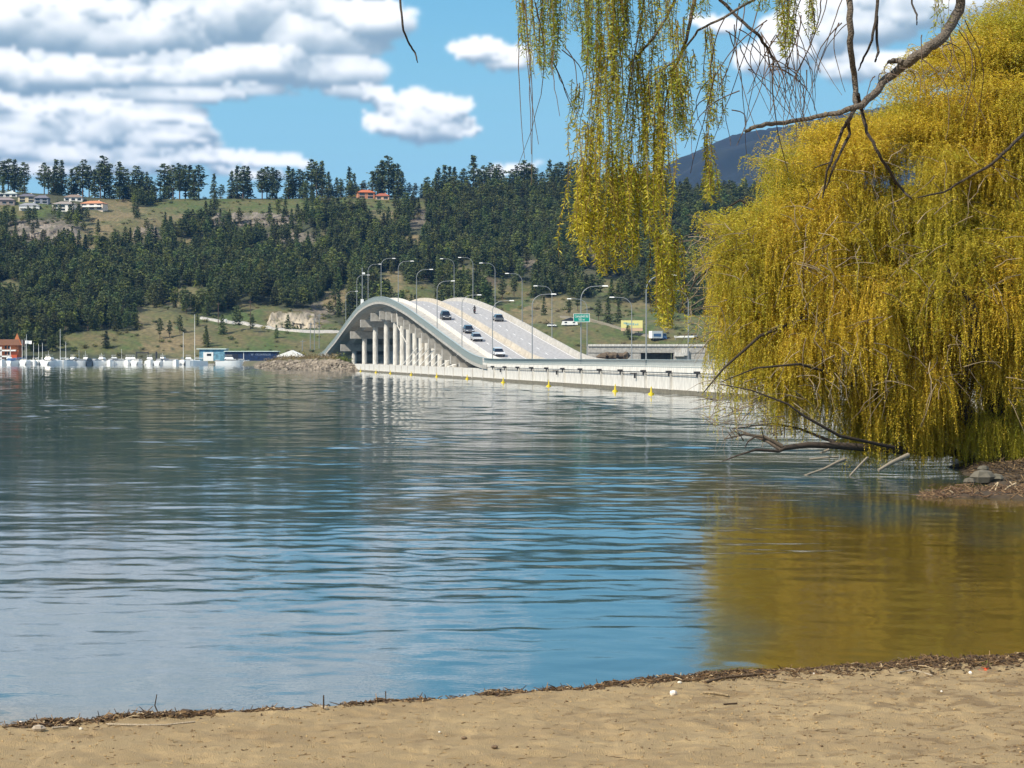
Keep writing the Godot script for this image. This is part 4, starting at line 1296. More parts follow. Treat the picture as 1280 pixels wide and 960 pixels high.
	var db := thing("dark_blue_boathouse", "long dark blue boathouse with pale lettering at the marina", "building", Vector3(X.call(313, 1076.0), 0.6, -1078))
	var navy := grain(mat("navy_wall", lin(0.012, 0.045, 0.15), 0.5), noise_tex(0.012, 96, 0.5, 1.0), 0.1)
	m = MB.new(); m.box(Vector3(0, 3.0, -5), Vector3(65 * k, 6.0, 10)); part("wall", m, navy, db)
	m = MB.new(); m.taper(Vector3(0, 6.15, -5), Vector3(68 * k, 0.3, 11.4), Vector3(66 * k, 0.3, 11)); part("roof", m, M.pale_green_roof, db)
	m = MB.new(); m.box(Vector3(-9.3, 2.6, 0.04), Vector3(6.0, 4.6, 0.1)); part("painted_doorway", m, mat("doorway_shade", lin(0.006, 0.012, 0.03), 0.7), db)  # near-black slab paints the shade inside an open doorway onto the wall
	m = MB.new(); m.box(Vector3(-3.6, 3.0, 0.08), Vector3(0.25, 5.6, 0.14)); part("corner_post", m, M.lamp_white, db)
	lettering("W   OCEANSIDE", 1.15, Vector3(5.0, 4.6, 0.05), db, mat("faded_letter", lin(0.25, 0.32, 0.45), 0.6), 10.0)
	var tent := thing("white_tent", "white tent with a low pitched roof behind the rock breakwater", "tent", Vector3(X.call(363, 960.0), 1.5, -960))
	k = 960.0 / F
	m = MB.new(); m.box(Vector3(0, 1.4, -4), Vector3(30 * k, 2.8, 8)); part("wall", m, mat("tent_shade", lin(0.55, 0.52, 0.50), 0.8), tent)
	m = MB.new(); m.prism(PackedVector2Array([Vector2(-17 * k, 2.6), Vector2(16 * k, 2.6), Vector2(16 * k, 3.0), Vector2(0.5, 5.4), Vector2(-17 * k, 3.0)]), Vector3(0, 0, -8.5), Vector3.RIGHT, Vector3.UP, Vector3(0, 0, 9)); part("roof", m, M.white_paint, tent)
	# rock breakwater
	var g := rng(101)
	var bw := thing("breakwater", "grey brown rock breakwater with shrubs at the foot of the bridge", "breakwater")
	var top := [[318, 459.0, 459.0], [330, 452.0, 460.5], [345, 449.5, 461.5], [370, 447.5, 462.4], [400, 446.5, 463.0], [425, 447.5, 463.8], [440, 454.0, 464.0], [447, 461.0, 464.0]]
	var p := PackedVector3Array(); var c := PackedColorArray()
	for j in 7:
		for i in 66:
			var px := 318.0 + 2.0 * i
			var low: float = lerp_table(top.map(func(r): return [r[0], r[2]]), px); var hi: float = lerp_table(top.map(func(r): return [r[0], r[1]]), px)
			var d0 := EYE * F / (low - 446.0)
			var t := j / 6.0
			var d := d0 + t * 22.0
			var v := at(px, lerpf(low + 1.0, hi, sin(t * PI / 2)), d)
			if j == 6: v.y -= 1.5
			p.append(v)
			c.append(Color(0.17, 0.14, 0.08).lerp(Color(0.10, 0.12, 0.04), g.randf()))
	part("bank", grid(66, 7, p, c), M.soil, bw)
	m = MB.new()
	for i in 700:
		var px := g.randf_range(320, 446)
		var low: float = lerp_table(top.map(func(r): return [r[0], r[2]]), px); var hi: float = lerp_table(top.map(func(r): return [r[0], r[1]]), px)
		var d0 := EYE * F / (low - 446.0)
		var t := pow(g.randf(), 1.2) * 0.55
		var v := at(px, lerpf(low + 0.5, hi, sin(t * PI / 2)), d0 + t * 22.0)
		var r := g.randf_range(0.35, 1.05)
		var tone := g.randf_range(0.45, 1.5)
		m.col = Color(0.27 * tone, 0.23 * tone, 0.18 * tone)
		m.lump(v, Vector3(r * g.randf_range(0.8, 1.5), r * 0.75, r), g, 0.3, Basis(Vector3.UP, g.randf() * TAU))
	part("riprap_rocks", m, M.rock, bw, Vector3.ZERO, "stuff")
	m = MB.new()
	for i in 260:
		var px := g.randf_range(334, 436)
		var hi: float = lerp_table(top.map(func(r): return [r[0], r[1]]), px); var low: float = lerp_table(top.map(func(r): return [r[0], r[2]]), px)
		var d := EYE * F / (low - 446.0) + g.randf_range(13, 21)
		var v := at(px, hi + 1.2, d)
		var gr := smoothstep(418.0, 424.0, px) + g.randf() * 0.3
		m.col = Color(0.20, 0.14, 0.07).lerp(Color(0.10, 0.13, 0.02), clampf(gr, 0, 1))
		tuft(m, v, g.randf_range(0.5, 1.6), g)
	part("shrub_cover", m, M.needles, bw, Vector3.ZERO, "stuff")

func tuft(m: MB, v: Vector3, r: float, g: RandomNumberGenerator) -> void:
	for k in 16:
		var q := v + Vector3(g.randfn() * r * 0.5, absf(g.randfn()) * r * 0.5, g.randfn() * r * 0.4)
		var a := Vector3(g.randfn(), g.randfn(), g.randfn()).normalized() * r * 0.28; var b := Vector3(g.randfn(), g.randfn(), g.randfn()).normalized() * r * 0.28
		m.tri(q, q + a, q + b)

# ------------------------------------------------------------------ houses on the rim
func house(px: float, py: float, w: float, d: float, h: float, wall: Color, roof: Color, turn: float, label: String, deckrail := false, gable := false) -> void:
	w *= 0.86
	h *= 0.88
	var p := hit(px, py)
	p.y -= 0.6
	var o := thing("house", label, "house", p, turn, "houses along the rim of the hill")
	var wm := StandardMaterial3D.new(); wm.albedo_color = wall.linear_to_srgb(); wm.roughness = 0.8
	var rm := StandardMaterial3D.new(); rm.albedo_color = roof.linear_to_srgb(); rm.roughness = 0.9
	var m := MB.new(); m.box(Vector3(0, h / 2 - 1.5, -d / 2), Vector3(w, h + 3.0, d)); part("wall", m, wm, o)
	m = MB.new()
	if gable:
		m.prism(PackedVector2Array([Vector2(-w / 2 - 0.6, h), Vector2(w / 2 + 0.6, h), Vector2(0, h + w * 0.24)]), Vector3(0, 0, -d - 0.5), Vector3.RIGHT, Vector3.UP, Vector3(0, 0, d + 1.0))
	else:
		m.taper(Vector3(0, h + 1.1, -d / 2), Vector3(w + 1.4, 2.2, d + 1.4), Vector3(w * 0.45, 2.2, 0.4))
	var rf := part("roof", m, rm, o)
	m = MB.new(); m.box(Vector3(w * 0.2, h + 2.0, -d * 0.6), Vector3(0.8, 1.6, 0.8)); part("chimney", m, wm, rf)
	var n := maxi(2, int(w / 4.4))
	for y in ([h * 0.30, h * 0.74] if h > 4.6 else [h * 0.55]):
		for i in n:
			m = MB.new(); m.box(Vector3(-w / 2 + w * (i + 0.5) / n, y, 0.03), Vector3(w / n * 0.6, 1.5, 0.1)); var win := part("window", m, M.glass_dark, o)
			m = MB.new(); m.box(Vector3(-w / 2 + w * (i + 0.5) / n, y - 0.85, 0.1), Vector3(w / n * 0.66, 0.15, 0.2)); part("sill", m, M.white_paint, win)
	if deckrail:
		m = MB.new(); m.box(Vector3(0, h * 0.5, 1.0), Vector3(w * 0.9, 0.2, 2.0)); var bal := part("balcony", m, M.white_paint, o)
		m = MB.new(); m.box(Vector3(0, h * 0.5 + 0.6, 1.95), Vector3(w * 0.9, 0.9, 0.08)); part("railing", m, M.white_paint, bal)

func build_houses() -> void:
	var white := Color(0.74, 0.72, 0.68); var cream := Color(0.62, 0.52, 0.34); var grey := Color(0.16, 0.16, 0.18); var tile := Color(0.45, 0.20, 0.10)
	house(37, 264, 17, 10, 5.0, white, Color(0.22, 0.23, 0.25), 0.15, "white house with grey hip roof lowest on the rim, second from left", true)
	house(79, 265, 19, 10, 6.4, white, Color(0.24, 0.21, 0.19), -0.1, "two storey white house with brown grey hip roof in the middle of the row")
	house(115, 263, 20, 10, 6.0, Color(0.72, 0.60, 0.50), tile, -0.2, "cream house with orange tiled roof at the right end of the row", true)
	house(6, 257, 17, 9, 5.0, Color(0.30, 0.24, 0.22), Color(0.20, 0.17, 0.17), 0.1, "brown house with dark roof at the left picture edge")
	house(34, 253, 15, 9, 5.6, cream, Color(0.10, 0.10, 0.13), 0.05, "yellowish house with dark roof standing behind the lowest white house")
	house(10, 247, 16, 9, 3.6, white, Color(0.40, 0.45, 0.44), 0.05, "white house with pale green roof highest at the left edge")
	house(52, 255, 12, 8, 5.4, Color(0.22, 0.24, 0.30), Color(0.13, 0.13, 0.16), 0.0, "slate grey house right of the yellowish one")
	house(92, 252, 16, 8, 4.0, white, Color(0.20, 0.15, 0.12), 0.0, "low white house with brown roof under the skyline pines")
	house(293, 247, 13, 7, 2.6, Color(0.60, 0.56, 0.45), grey, 0.0, "small pale bungalow under the skyline left of the middle")
	house(458, 249, 15, 9, 6.0, Color(0.50, 0.22, 0.12), Color(0.42, 0.12, 0.05), 0.2, "red brown house with orange roof on the rim above the bridge lamps")
	house(478, 250, 12, 8, 4.0, Color(0.55, 0.35, 0.24), Color(0.30, 0.09, 0.05), 0.0, "low wing building right of the orange roofed house")
	house(664, 246, 15, 8, 4.6, Color(0.6, 0.55, 0.46), Color(0.3, 0.25, 0.2), 0.1, "pale house half hidden among pines left of the willow strands")
	house(588, 246, 14, 8, 2.8, Color(0.5, 0.48, 0.45), Color(0.06, 0.06, 0.07), 0.0, "low house with nearly black roof under the right skyline grove")
	house(884, 258, 18, 9, 3.6, white, Color(0.35, 0.33, 0.32), 0.1, "white house showing through a gap beside the willow crown")

# ------------------------------------------------------------------ conifers
func conifer_meshes() -> Array:
	var out := []
	for v in 8:
		var g := rng(200 + v)
		var slim := v < 4                                   # fir-like, then round-headed pines
		var crown := MB.new()
		var base := 0.10 if slim else 0.26
		var levels := 17 if slim else 13
		for k in levels:
			var t := clampf((k + g.randf_range(-0.2, 0.2)) / (levels - 1.0), 0, 1)
			var y := lerpf(base, 0.985, clampf(t, 0, 1))
			var r := (0.19 * pow(1.0 - t, 0.72) + 0.016) if slim else 0.22 * pow(maxf(sin(PI * clampf(0.16 + t * 0.80, 0, 1)), 0.02), 0.7)
			r *= g.randf_range(0.65, 1.2)
			var n := maxi(3, int(r * 44.0))
			var turn := g.randf() * TAU
			for b in n:
				if g.randf() < 0.14: continue
				var a := turn + TAU * b / n + g.randf_range(-0.3, 0.3)
				var reach := r * g.randf_range(0.55, 1.15)
				var dir := Vector3(cos(a), 0, sin(a))
				var shade := g.randf_range(0.72, 1.25)
				crown.col = Color(0.058 * shade, 0.082 * shade, 0.024 * shade)
				for c in 11:
					var f := g.randf_range(0.25, 1.0)
					var q := Vector3(0, y, 0) + dir * reach * f + Vector3(g.randfn(), g.randfn() * 0.7, g.randfn()) * 0.016 - Vector3(0, 0.05 * f * (1.0 if slim else -0.4), 0)
					var e := g.randf_range(0.026, 0.050)
					var u := (dir + Vector3(g.randfn(), g.randfn(), g.randfn()) * 0.6).normalized() * e; var w := Vector3(g.randfn(), g.randfn(), g.randfn()).normalized() * e * 0.8
					crown.tri(q - u, q + w, q + u)
		var tr := MB.new()
		tr.tube([Vector3(0, -0.04, 0), Vector3(0, 0.45, 0), Vector3(0, 0.93, 0)], [0.017, 0.012, 0.003], 5)
		out.append([crown.mesh(), tr.mesh()])
	return out

func conifer(kinds: Array, v: int, p: Vector3, h: float, turn: float, label: String, group: String, wide := 1.0) -> void:
	var o := thing("conifer", label, "tree", p, turn, group)
	o.scale = Vector3(h * wide, h, h * wide)
	part("crown", kinds[v][0], M.needles, o)
	part("trunk", kinds[v][1], M.pine_bark, o)

func build_forest() -> void:
	var kinds := conifer_meshes()
	var g := rng(300)
	# trees along the skyline, grove by grove: [where, [px, py of the top] ...]
	var groves := [
		["at the left picture edge", [[4, 203], [11, 200], [19, 199], [31, 204], [26, 210]]],
		["behind the yellowish house", [[56, 205], [61, 210], [71, 199], [78, 200], [68, 208]]],
		["behind the two white houses", [[90, 211], [97, 208], [104, 201], [112, 208], [119, 212], [131, 197], [126, 207], [137, 210]]],
		["above the dry open slope", [[150, 202], [155, 210], [161, 220], [171, 209], [178, 214], [184, 215], [188, 222]]],
		["over the bright grass left of the middle", [[206, 206], [212, 212], [217, 208], [225, 206], [232, 208], [238, 207], [243, 212], [249, 208]]],
		["around the small pale bungalow", [[268, 217], [290, 214], [297, 207], [304, 209], [310, 208]]],
		["between bungalow and the hill's middle", [[328, 213], [334, 210], [341, 209], [346, 214], [361, 208], [366, 211], [374, 213], [379, 220]]],
		["left of the orange roofed house", [[390, 201], [396, 206], [403, 201], [411, 215], [421, 222], [426, 224], [437, 209], [443, 217]]],
		["right of the orange roofed house", [[466, 214], [472, 208], [478, 200], [486, 197], [492, 205], [498, 205], [503, 215]]],
		["just left of the dark roofed house", [[534, 222], [548, 210], [545, 218], [556, 206], [562, 208], [568, 209], [580, 212]]],
		["over the dark roofed house", [[592, 194], [599, 211], [605, 208], [613, 205], [619, 210], [624, 207]]],
		["above the half hidden pale house", [[640, 213], [646, 208], [655, 202], [662, 205], [668, 210], [678, 216]]],
		["behind the left willow strands", [[687, 200], [694, 206], [701, 204], [708, 206], [713, 202], [720, 205]]],
		["seen through the thick willow strands", [[735, 208], [745, 205], [760, 210], [775, 207], [790, 212], [808, 210], [826, 214], [842, 220], [858, 222]]],
	]
	for q in groves:
		for i in q[1].size():
			var px: float = q[1][i][0]; var top: float = q[1][i][1]
			var d := 1660.0 + g.randf_range(-12, 25)
			var p := on_hill(px, d)
			p.y -= 0.5
			var h := at(px, top, d).y - p.y
			conifer(kinds, (4 + g.randi() % 4) if (px > 635 and px < 672) or g.randf() < 0.45 else g.randi() % 4, p, h * 1.02, g.randf() * TAU, "%s pine from left in skyline grove %s" % [ORD[i], q[0]], "pines along the skyline", g.randf_range(1.1, 1.4))
	# lone trees standing in the open ground of the slope
	var lone := [[172, 273, 26, "dark conifer standing at the right edge of the dry open slope"], [168, 272, 18, "smaller conifer against the tall one at the open slope"], [269, 262, 24, "lone dark conifer on the bright grass under the skyline gap"], [272, 264, 16, "short conifer touching the lone one on the bright grass"], [76, 268, 12, "dark conifer in front of the two storey white house"], [247, 408, 18, "dark conifer where the lakeside road bends"], [200, 425, 26, "tallest conifer on the bank above the marina's right half"], [212, 422, 22, "second tall conifer on the bank above the marina"], [225, 418, 24, "third tall conifer on the bank, left of the tall sailboat mast"], [260, 396, 20, "conifer at the upper rim of the lower grass bank"], [760, 405, 34, "large dark conifer left of the billboard"], [748, 402, 28, "second dark conifer left of the billboard"], [773, 404, 30, "dark conifer directly behind the billboard's left end"], [838, 412, 24, "dark conifer behind the blue and white truck"]]
	for q in lone:
		var p := hit(q[0], q[1])
		p.y -= 0.4
		conifer(kinds, g.randi() % 8, p, q[2] * -p.z / F, g.randf() * TAU, q[3], "lone conifers on the open slope")
	# the wood itself
	var dens := noise(0.008, 310, 3); var clearing := noise(0.02, 53, 4); var small := noise(0.11, 54, 3)
	var spots := []
	for i in 26000:
		var px := g.randf_range(-330, 1500)
		var d := sqrt(g.randf_range(1088.0 * 1088.0, 1668.0 * 1668.0))
		var p := on_hill(px, d)
		var s := pix(p)
		var k := open_at(s, clearing.get_noise_2d(p.x, d) * 1.1 + small.get_noise_2d(p.x, d) * 0.6)
		var keep := 0.92 + 1.0 * dens.get_noise_2d(p.x * 2.0, d * 2.0)
		var tall := g.randf_range(8.5, 15.0)
		var k2: int = open_at(s - Vector2(0, tall * 0.62 * F / d), clearing.get_noise_2d(p.x, d + 10.0))
		if k == 0 or k == 4: keep = 0.006
		elif k == 1: keep = 0.012
		elif k == 2 or k == 3: keep = 0.05
		if d > 1640.0: keep *= 0.55
		if px < 130.0 and s.y < 272.0: keep *= 0.25
		if s.y > 440.0: keep = 0.0
		if k < 0 and k2 >= 0: keep *= 0.12 if k2 == 2 else 0.45
		if px < 135.0 and s.y < 275.0: keep *= 0.1
		if g.randf() > keep: continue
		spots.append([p, tall * (0.8 if d < 1150.0 else 1.0), s])
	# the largest in the picture stand as trees of their own
	var order := range(spots.size())
	order.sort_custom(func(a, b): return spots[a][1] / -spots[a][0].z > spots[b][1] / -spots[b][0].z)
	var single := {}
	var zones := {}
	var room := {}
	for i in order:
		var s: Vector2 = spots[i][2]
		var zn := int(s.x / 107.5) * 3 + (2 if s.y > 375 else 1 if s.y > 315 else 0)
		if s.x > 5 and s.x < 858 and room.get(zn, 0) < 8:
			single[i] = true
			room[zn] = room.get(zn, 0) + 1
	var wood := thing("hillside_forest", "dense dark green mass of conifers covering the far hillside", "forest")
	wood.set_meta("kind", "stuff")
	var lists := [[], [], [], [], [], [], [], []]
	for i in spots.size():
		var v := g.randi() % 4 if g.randf() < 0.45 else 4 + g.randi() % 4
		var wide := g.randf_range(1.05, 1.5)
		var turn := g.randf() * TAU
		var p: Vector3 = spots[i][0] - Vector3(0, 0.5, 0)
		if single.has(i):
			var s: Vector2 = spots[i][2]
			var zone := "%s wood %s" % ["lower" if s.y > 375 else "middle" if s.y > 315 else "upper", ["above the orange lodge", "above the marina's middle", "above the lakeside road", "above the pale rock cut", "behind the bridge crest", "right of the bridge crest", "above the green sign", "above the billboard"][clampi(int(s.x / 107.5), 0, 7)]]
			if not zones.has(zone): zones[zone] = []
			zones[zone].append([s.x, v, p, spots[i][1], turn])
		else:
			lists[v].append(Transform3D(Basis(Vector3.UP, turn).scaled(Vector3(wide, g.randf_range(0.9, 1.1), wide) * spots[i][1]), p))
	for zone in zones:
		var z: Array = zones[zone]
		z.sort_custom(func(a, b): return a[0] < b[0])
		for i in z.size():
			conifer(kinds, z[i][1], z[i][2], z[i][3], z[i][4], "%s of the taller conifers from left in the %s" % [ORD[i] if i < ORD.size() else "farther", zone], "taller conifers in the hillside wood")
	for v in 8:
		scatter("conifer_mass", kinds[v][0], M.needles, lists[v], wood, g, 0.5, 1.75)
	# shrubs and pale spring bushes in the clearings
	var bush := MB.new()
	for k in 130:
		var q := Vector3(g.randfn(), absf(g.randfn()) * 0.8, g.randfn()) * 0.33
		var a := Vector3(g.randfn(), g.randfn(), g.randfn()).normalized() * 0.16; var b := Vector3(g.randfn(), g.randfn(), g.randfn()).normalized() * 0.16
		bush.tri(q - a, q + b, q + a)
	var bm := bush.mesh()
	var T := []; var C := []
	for i in 15000:
		var px := g.randf_range(-40, 900)
		var d := sqrt(g.randf_range(1088.0 * 1088.0, 1662.0 * 1662.0))
		var p := on_hill(px, d)
		var k := open_at(pix(p), clearing.get_noise_2d(p.x, d) * 1.1 + small.get_noise_2d(p.x, d) * 0.6)
		if g.randf() > [0.16, 0.10, 0.22, 0.2, 0.12, 0.10][k if k >= 0 else 5] * (0.6 + 1.6 * maxf(0.0, dens.get_noise_2d(p.x * 3.0, d * 3.0))): continue
		var r := g.randf_range(0.8, 2.6)
		T.append(Transform3D(Basis(Vector3.UP, g.randf() * TAU).scaled(Vector3(1.2, 0.9, 1.2) * r), p + Vector3(0, 0.2 * r, 0)))
		C.append(Color(0.10, 0.12, 0.03).lerp([Color(0.05, 0.075, 0.025), Color(0.22, 0.20, 0.05), Color(0.14, 0.11, 0.06)][g.randi() % 3], g.randf()))
	var sh := scatter_colored("hillside_shrubs", bm, M.needles, T, C, self)
	tag(sh, "low olive and brown shrubs dotted over the open hillside", "shrubs", "", "stuff")

func scatter(called: String, m: Mesh, material: Material, T: Array, parent: Node3D, g: RandomNumberGenerator, lo: float, hi: float) -> MultiMeshInstance3D:
	var C := []
	for i in T.size():
		var k := g.randf_range(lo, hi)
		var c := Color(k * g.randf_range(0.85, 1.3), k, k * g.randf_range(0.75, 1.1))
		if g.randf() < 0.10: c = Color(2.3, 2.0, 1.3) * g.randf_range(0.7, 1.2)          # pale spring green and dead brown ones
		C.append(c)
	return scatter_colored(called, m, material, T, C, parent)

func scatter_colored(called: String, m: Mesh, material: Material, T: Array, C: Array, parent: Node3D) -> MultiMeshInstance3D:
	var mm := MultiMesh.new()
	mm.transform_format = MultiMesh.TRANSFORM_3D
	mm.use_colors = true
	mm.mesh = m
	mm.instance_count = T.size()
	for i in T.size():
		mm.set_instance_transform(i, T[i])
		mm.set_instance_color(i, C[i])
	var o := MultiMeshInstance3D.new()
	o.name = called
	o.multimesh = mm
	o.material_override = material
	o.set_meta("kind", "stuff")
	parent.add_child(o, true)
	return o

# ------------------------------------------------------------------ willows
func frond(s: int, l: float, n: int, spread: float, leaf: float, lift := 0.0) -> ArrayMesh:
	var g := rng(s)
	var m := MB.new()
	for k in n:
		var a := g.randf() * TAU
		var out := Vector3(cos(a), 0, sin(a))
		var len := l * g.randf_range(0.45, 1.0)
		var start := out * g.randf() * spread * 0.5 + Vector3(0, g.randf_range(-0.15, 0.15), 0)
		var pts := []; var rad := []
		var steps := 7
		var sway := Vector3(g.randfn(), 0, g.randfn()) * 0.05
		for i in steps + 1:
			var t := i / float(steps)
			pts.append(start + out * spread * 0.5 * sqrt(t) + Vector3.DOWN * len * (t * t * lift * 0.5 + t * (1.0 - lift)) + Vector3.UP * lift * len * 0.55 * sin(t * PI * 0.75) + sway * sin(t * 5.0 + k))
			rad.append(lerpf(0.007, 0.003, t))
		m.col = Color(0.75, 0.62, 0.9)
		m.tube(pts, rad, 3, false)
		var count := int(len / 0.036)
		for i in count:
			var t := (i + g.randf()) / count * steps
			var j := mini(int(t), steps - 1)
			var p: Vector3 = pts[j].lerp(pts[j + 1], t - j)
			var b := g.randf() * TAU
			var d := (Vector3(cos(b), 0, sin(b)) * 0.8 + Vector3.DOWN * g.randf_range(0.1, 1.1) + Vector3.UP * lift * 0.7).normalized()
			var side := d.cross(Vector3(g.randfn(), g.randfn(), g.randfn())).normalized()
			var tone := g.randf_range(0.72, 1.22)
			m.col = Color(tone, tone * g.randf_range(0.92, 1.06), tone)
			m.leaf(p, d, side, leaf * g.randf_range(0.6, 1.25), leaf * 0.16)
	return m.mesh()

func build_big_willow() -> void:
	bank_ground()
	var W := thing("shore_willow", "big golden weeping willow leaning over the water at the right", "tree")
	var D := 78.0
	var bark := Color(0.075, 0.058, 0.042)
	var limb := func(called: String, pts: Array, r0: float, r1: float):
		var m := MB.new(); m.col = bark
		var p := []; var r := []
		for i in pts.size():
			p.append(at(pts[i][0], pts[i][1], pts[i][2])); r.append(lerpf(r0, r1, float(i) / (pts.size() - 1)))
		m.tube(p, r, 9)
		part(called, m, M.willow_bark, W)
	limb.call("trunk", [[1262, 612, 77], [1250, 560, 77], [1244, 480, 78], [1250, 380, 78], [1262, 270, 79], [1272, 160, 79]], 0.62, 0.22)
	limb.call("limb", [[1250, 560, 77.4], [1190, 500, 77], [1130, 440, 77], [1075, 390, 77], [1020, 340, 77], [950, 310, 77]], 0.36, 0.07)
	limb.call("limb", [[1246, 500, 78], [1195, 420, 79], [1150, 330, 80], [1120, 240, 80], [1100, 170, 80]], 0.33, 0.07)
	limb.call("limb", [[1250, 590, 77.5], [1180, 560, 78], [1130, 540, 78.5], [1110, 505, 78.5], [1090, 455, 78], [1060, 405, 78]], 0.20, 0.06)
	limb.call("limb", [[1075, 390, 77], [1010, 395, 76], [950, 420, 75.5], [905, 460, 75.5], [880, 490, 75.5]], 0.09, 0.02)
	limb.call("limb", [[1110, 505, 78.5], [1050, 470, 76], [1000, 455, 74], [945, 460, 74], [900, 478, 74]], 0.07, 0.015)
	limb.call("limb", [[1120, 560, 76], [1050, 545, 74.5], [1005, 520, 74], [985, 505, 74], [940, 488, 74], [900, 480, 74]], 0.065, 0.015)
	limb.call("limb", [[1250, 380, 78], [1300, 300, 78], [1340, 220, 78]], 0.25, 0.08)
	limb.call("limb", [[1190, 500, 77], [1220, 440, 75], [1215, 380, 74], [1180, 330, 74]], 0.18, 0.05)
	limb.call("limb", [[950, 310, 77], [905, 320, 77], [870, 350, 77], [850, 385, 77]], 0.07, 0.015)
	limb.call("limb", [[1020, 340, 77], [960, 270, 78], [925, 250, 78], [895, 268, 78]], 0.10, 0.015)
	# bare pale twigs at the thin left side
	var g := rng(410)
	var tw := MB.new()
	for i in 420:
		var px := g.randf_range(855, 1040); var py := g.randf_range(270, 430) if i % 3 else g.randf_range(470, 540)
		if i % 3 == 0: px = g.randf_range(890, 1010)
		var d := D + g.randf_range(-3.5, 2)
		var p := at(px, py, d)
		var dir := Vector3(g.randfn() - 0.5, g.randfn() * 0.7 + 0.1, g.randfn()).normalized()
		var q := []
		for k in 5: q.append(p + dir * 0.28 * k + Vector3(g.randfn() * 0.05, -0.016 * k * k, g.randfn() * 0.05))
		tw.col = Color(0.30, 0.24, 0.17).lerp(Color(0.12, 0.09, 0.06), g.randf())
		tw.tube(q, [0.016, 0.013, 0.010, 0.007, 0.004], 4, false)
	for i in 260:
		var p := at(g.randf_range(980, 1275), g.randf_range(200, 500), 74.0 + g.randf_range(-1.0, 1.5))
		var dir := Vector3(g.randfn(), g.randfn() * 0.8 - 0.2, g.randfn() * 0.5).normalized()
		var q := []
		for k in 5: q.append(p + dir * 0.3 * k + Vector3(g.randfn() * 0.06, -0.025 * k * k, g.randfn() * 0.05))
		tw.col = Color(0.32, 0.25, 0.15).lerp(Color(0.12, 0.09, 0.06), g.randf())
		tw.tube(q, [0.018, 0.015, 0.012, 0.008, 0.004], 4, false)
	part("bare_twigs", tw, M.twig, W, Vector3.ZERO, "stuff")
	# leafage: fronds hung over rounded lobes of the crown
	var hang := []
	for k in 5: hang.append(frond(420 + k, [2.2, 2.8, 3.4, 2.5, 1.8][k], 11, 0.8, 0.085))
	var puff := []
	for k in 3: puff.append(frond(440 + k, 1.15, 16, 1.3, 0.08, 0.85))
	var lobes := [   # px, py, half width px, half height px, half depth m, how many, fullness of drooping ones
		[1255, 140, 105, 110, 4.5, 620, 0.10], [1285, 75, 95, 80, 4.0, 380, 0.05], [1195, 125, 80, 62, 3.6, 300, 0.08], [1115, 225, 120, 78, 4.5, 640, 0.18], [1030, 215, 74, 52, 3.4, 260, 0.15], [1012, 295, 84, 80, 3.8, 430, 0.40], [940, 340, 46, 46, 2.6, 95, 0.6],
		[1185, 340, 125, 110, 4.5, 620, 0.28], [1065, 380, 105, 72, 4.2, 430, 0.7], [980, 425, 62, 42, 3.0, 150, 0.7], [1290, 330, 120, 150, 4.5, 520, 0.38],
		[1150, 455, 85, 40, 3.2, 210, 1.0], [1078, 490, 36, 24, 1.8, 60, 1.0], [1160, 490, 32, 30, 1.6, 90, 1.0], [1340, 180, 140, 170, 5.0, 420, 0.4], [1215, 470, 40, 40, 2.0, 90, 1.0], [1155, 520, 36, 26, 1.6, 110, 1.0], [1086, 528, 26, 22, 1.4, 60, 1.0], [1240, 510, 50, 40, 2.0, 80, 1.0], [912, 335, 30, 40, 2.0, 34, 0.4], [930, 415, 34, 34, 2.2, 44, 0.5], [908, 290, 22, 20, 2.0, 20, 0.2], [1270, 540, 40, 30, 2.0, 110, 1.0], [1245, 455, 60, 50, 3.0, 130, 1.0], [1225, 530, 30, 26, 2.2, 80, 1.0], [950, 480, 50, 26, 2.2, 60, 0.4], [1010, 490, 46, 26, 2.0, 60, 0.6],
	]
	var T := [[], [], [], [], [], [], [], []]; var C := [[], [], [], [], [], [], [], []]
	var patch := noise(0.28, 450, 3)
	for L in lobes:
		var c := at(L[0], L[1], D)
		var rx: float = L[2] * D / F; var ry: float = L[3] * D / F
		for i in L[5]:
			var u := Vector3(g.randfn(), g.randfn() * 0.9 + 0.35, g.randfn() + 0.3).normalized() * g.randf_range(0.72, 1.03)
			var p := c + Vector3(u.x * rx, u.y * ry, u.z * L[4])
			if patch.get_noise_3d(p.x, p.y, p.z) < -0.14: continue
			var droop: bool = g.randf() < L[6] + 0.15 - 0.35 * u.y
			var v := g.randi() % 5 if droop else 5 + g.randi() % 3
			var s := g.randf_range(0.65, 1.15)
			if droop:                                    # ends stay over the water
				var room: float = p.y - (0.03 if L[6] >= 1.0 else 0.9)
				var long: float = [2.2, 2.8, 3.4, 2.5, 1.8][v] * s
				if long > room: s *= maxf(room, 0.2) / long
			T[v].append(Transform3D(Basis(Vector3.UP, g.randf() * TAU) * Basis(Vector3(1, 0, 0), g.randfn() * 0.08) * Basis.from_scale(Vector3(1, 1, 1) * s), p))
			var hue := clampf(0.5 + 0.9 * patch.get_noise_3d(p.x * 0.6 + 40.0, p.y * 0.6, p.z * 0.6) + g.randfn() * 0.22, 0, 1)
			C[v].append(Color(0.50, 0.49, 0.036).lerp(Color(0.78, 0.59, 0.040), hue))
	for v in 8:
		scatter_colored("crown", hang[v] if v < 5 else puff[v - 5], M.willow_leaf, T[v], C[v], W)
	# the fallen limb that lies over the water, and driftwood under the crown
	var fall := thing("fallen_limb", "dark dead limb with bare twigs stretching left over the water", "branch")
	var grey := Color(0.13, 0.10, 0.075)
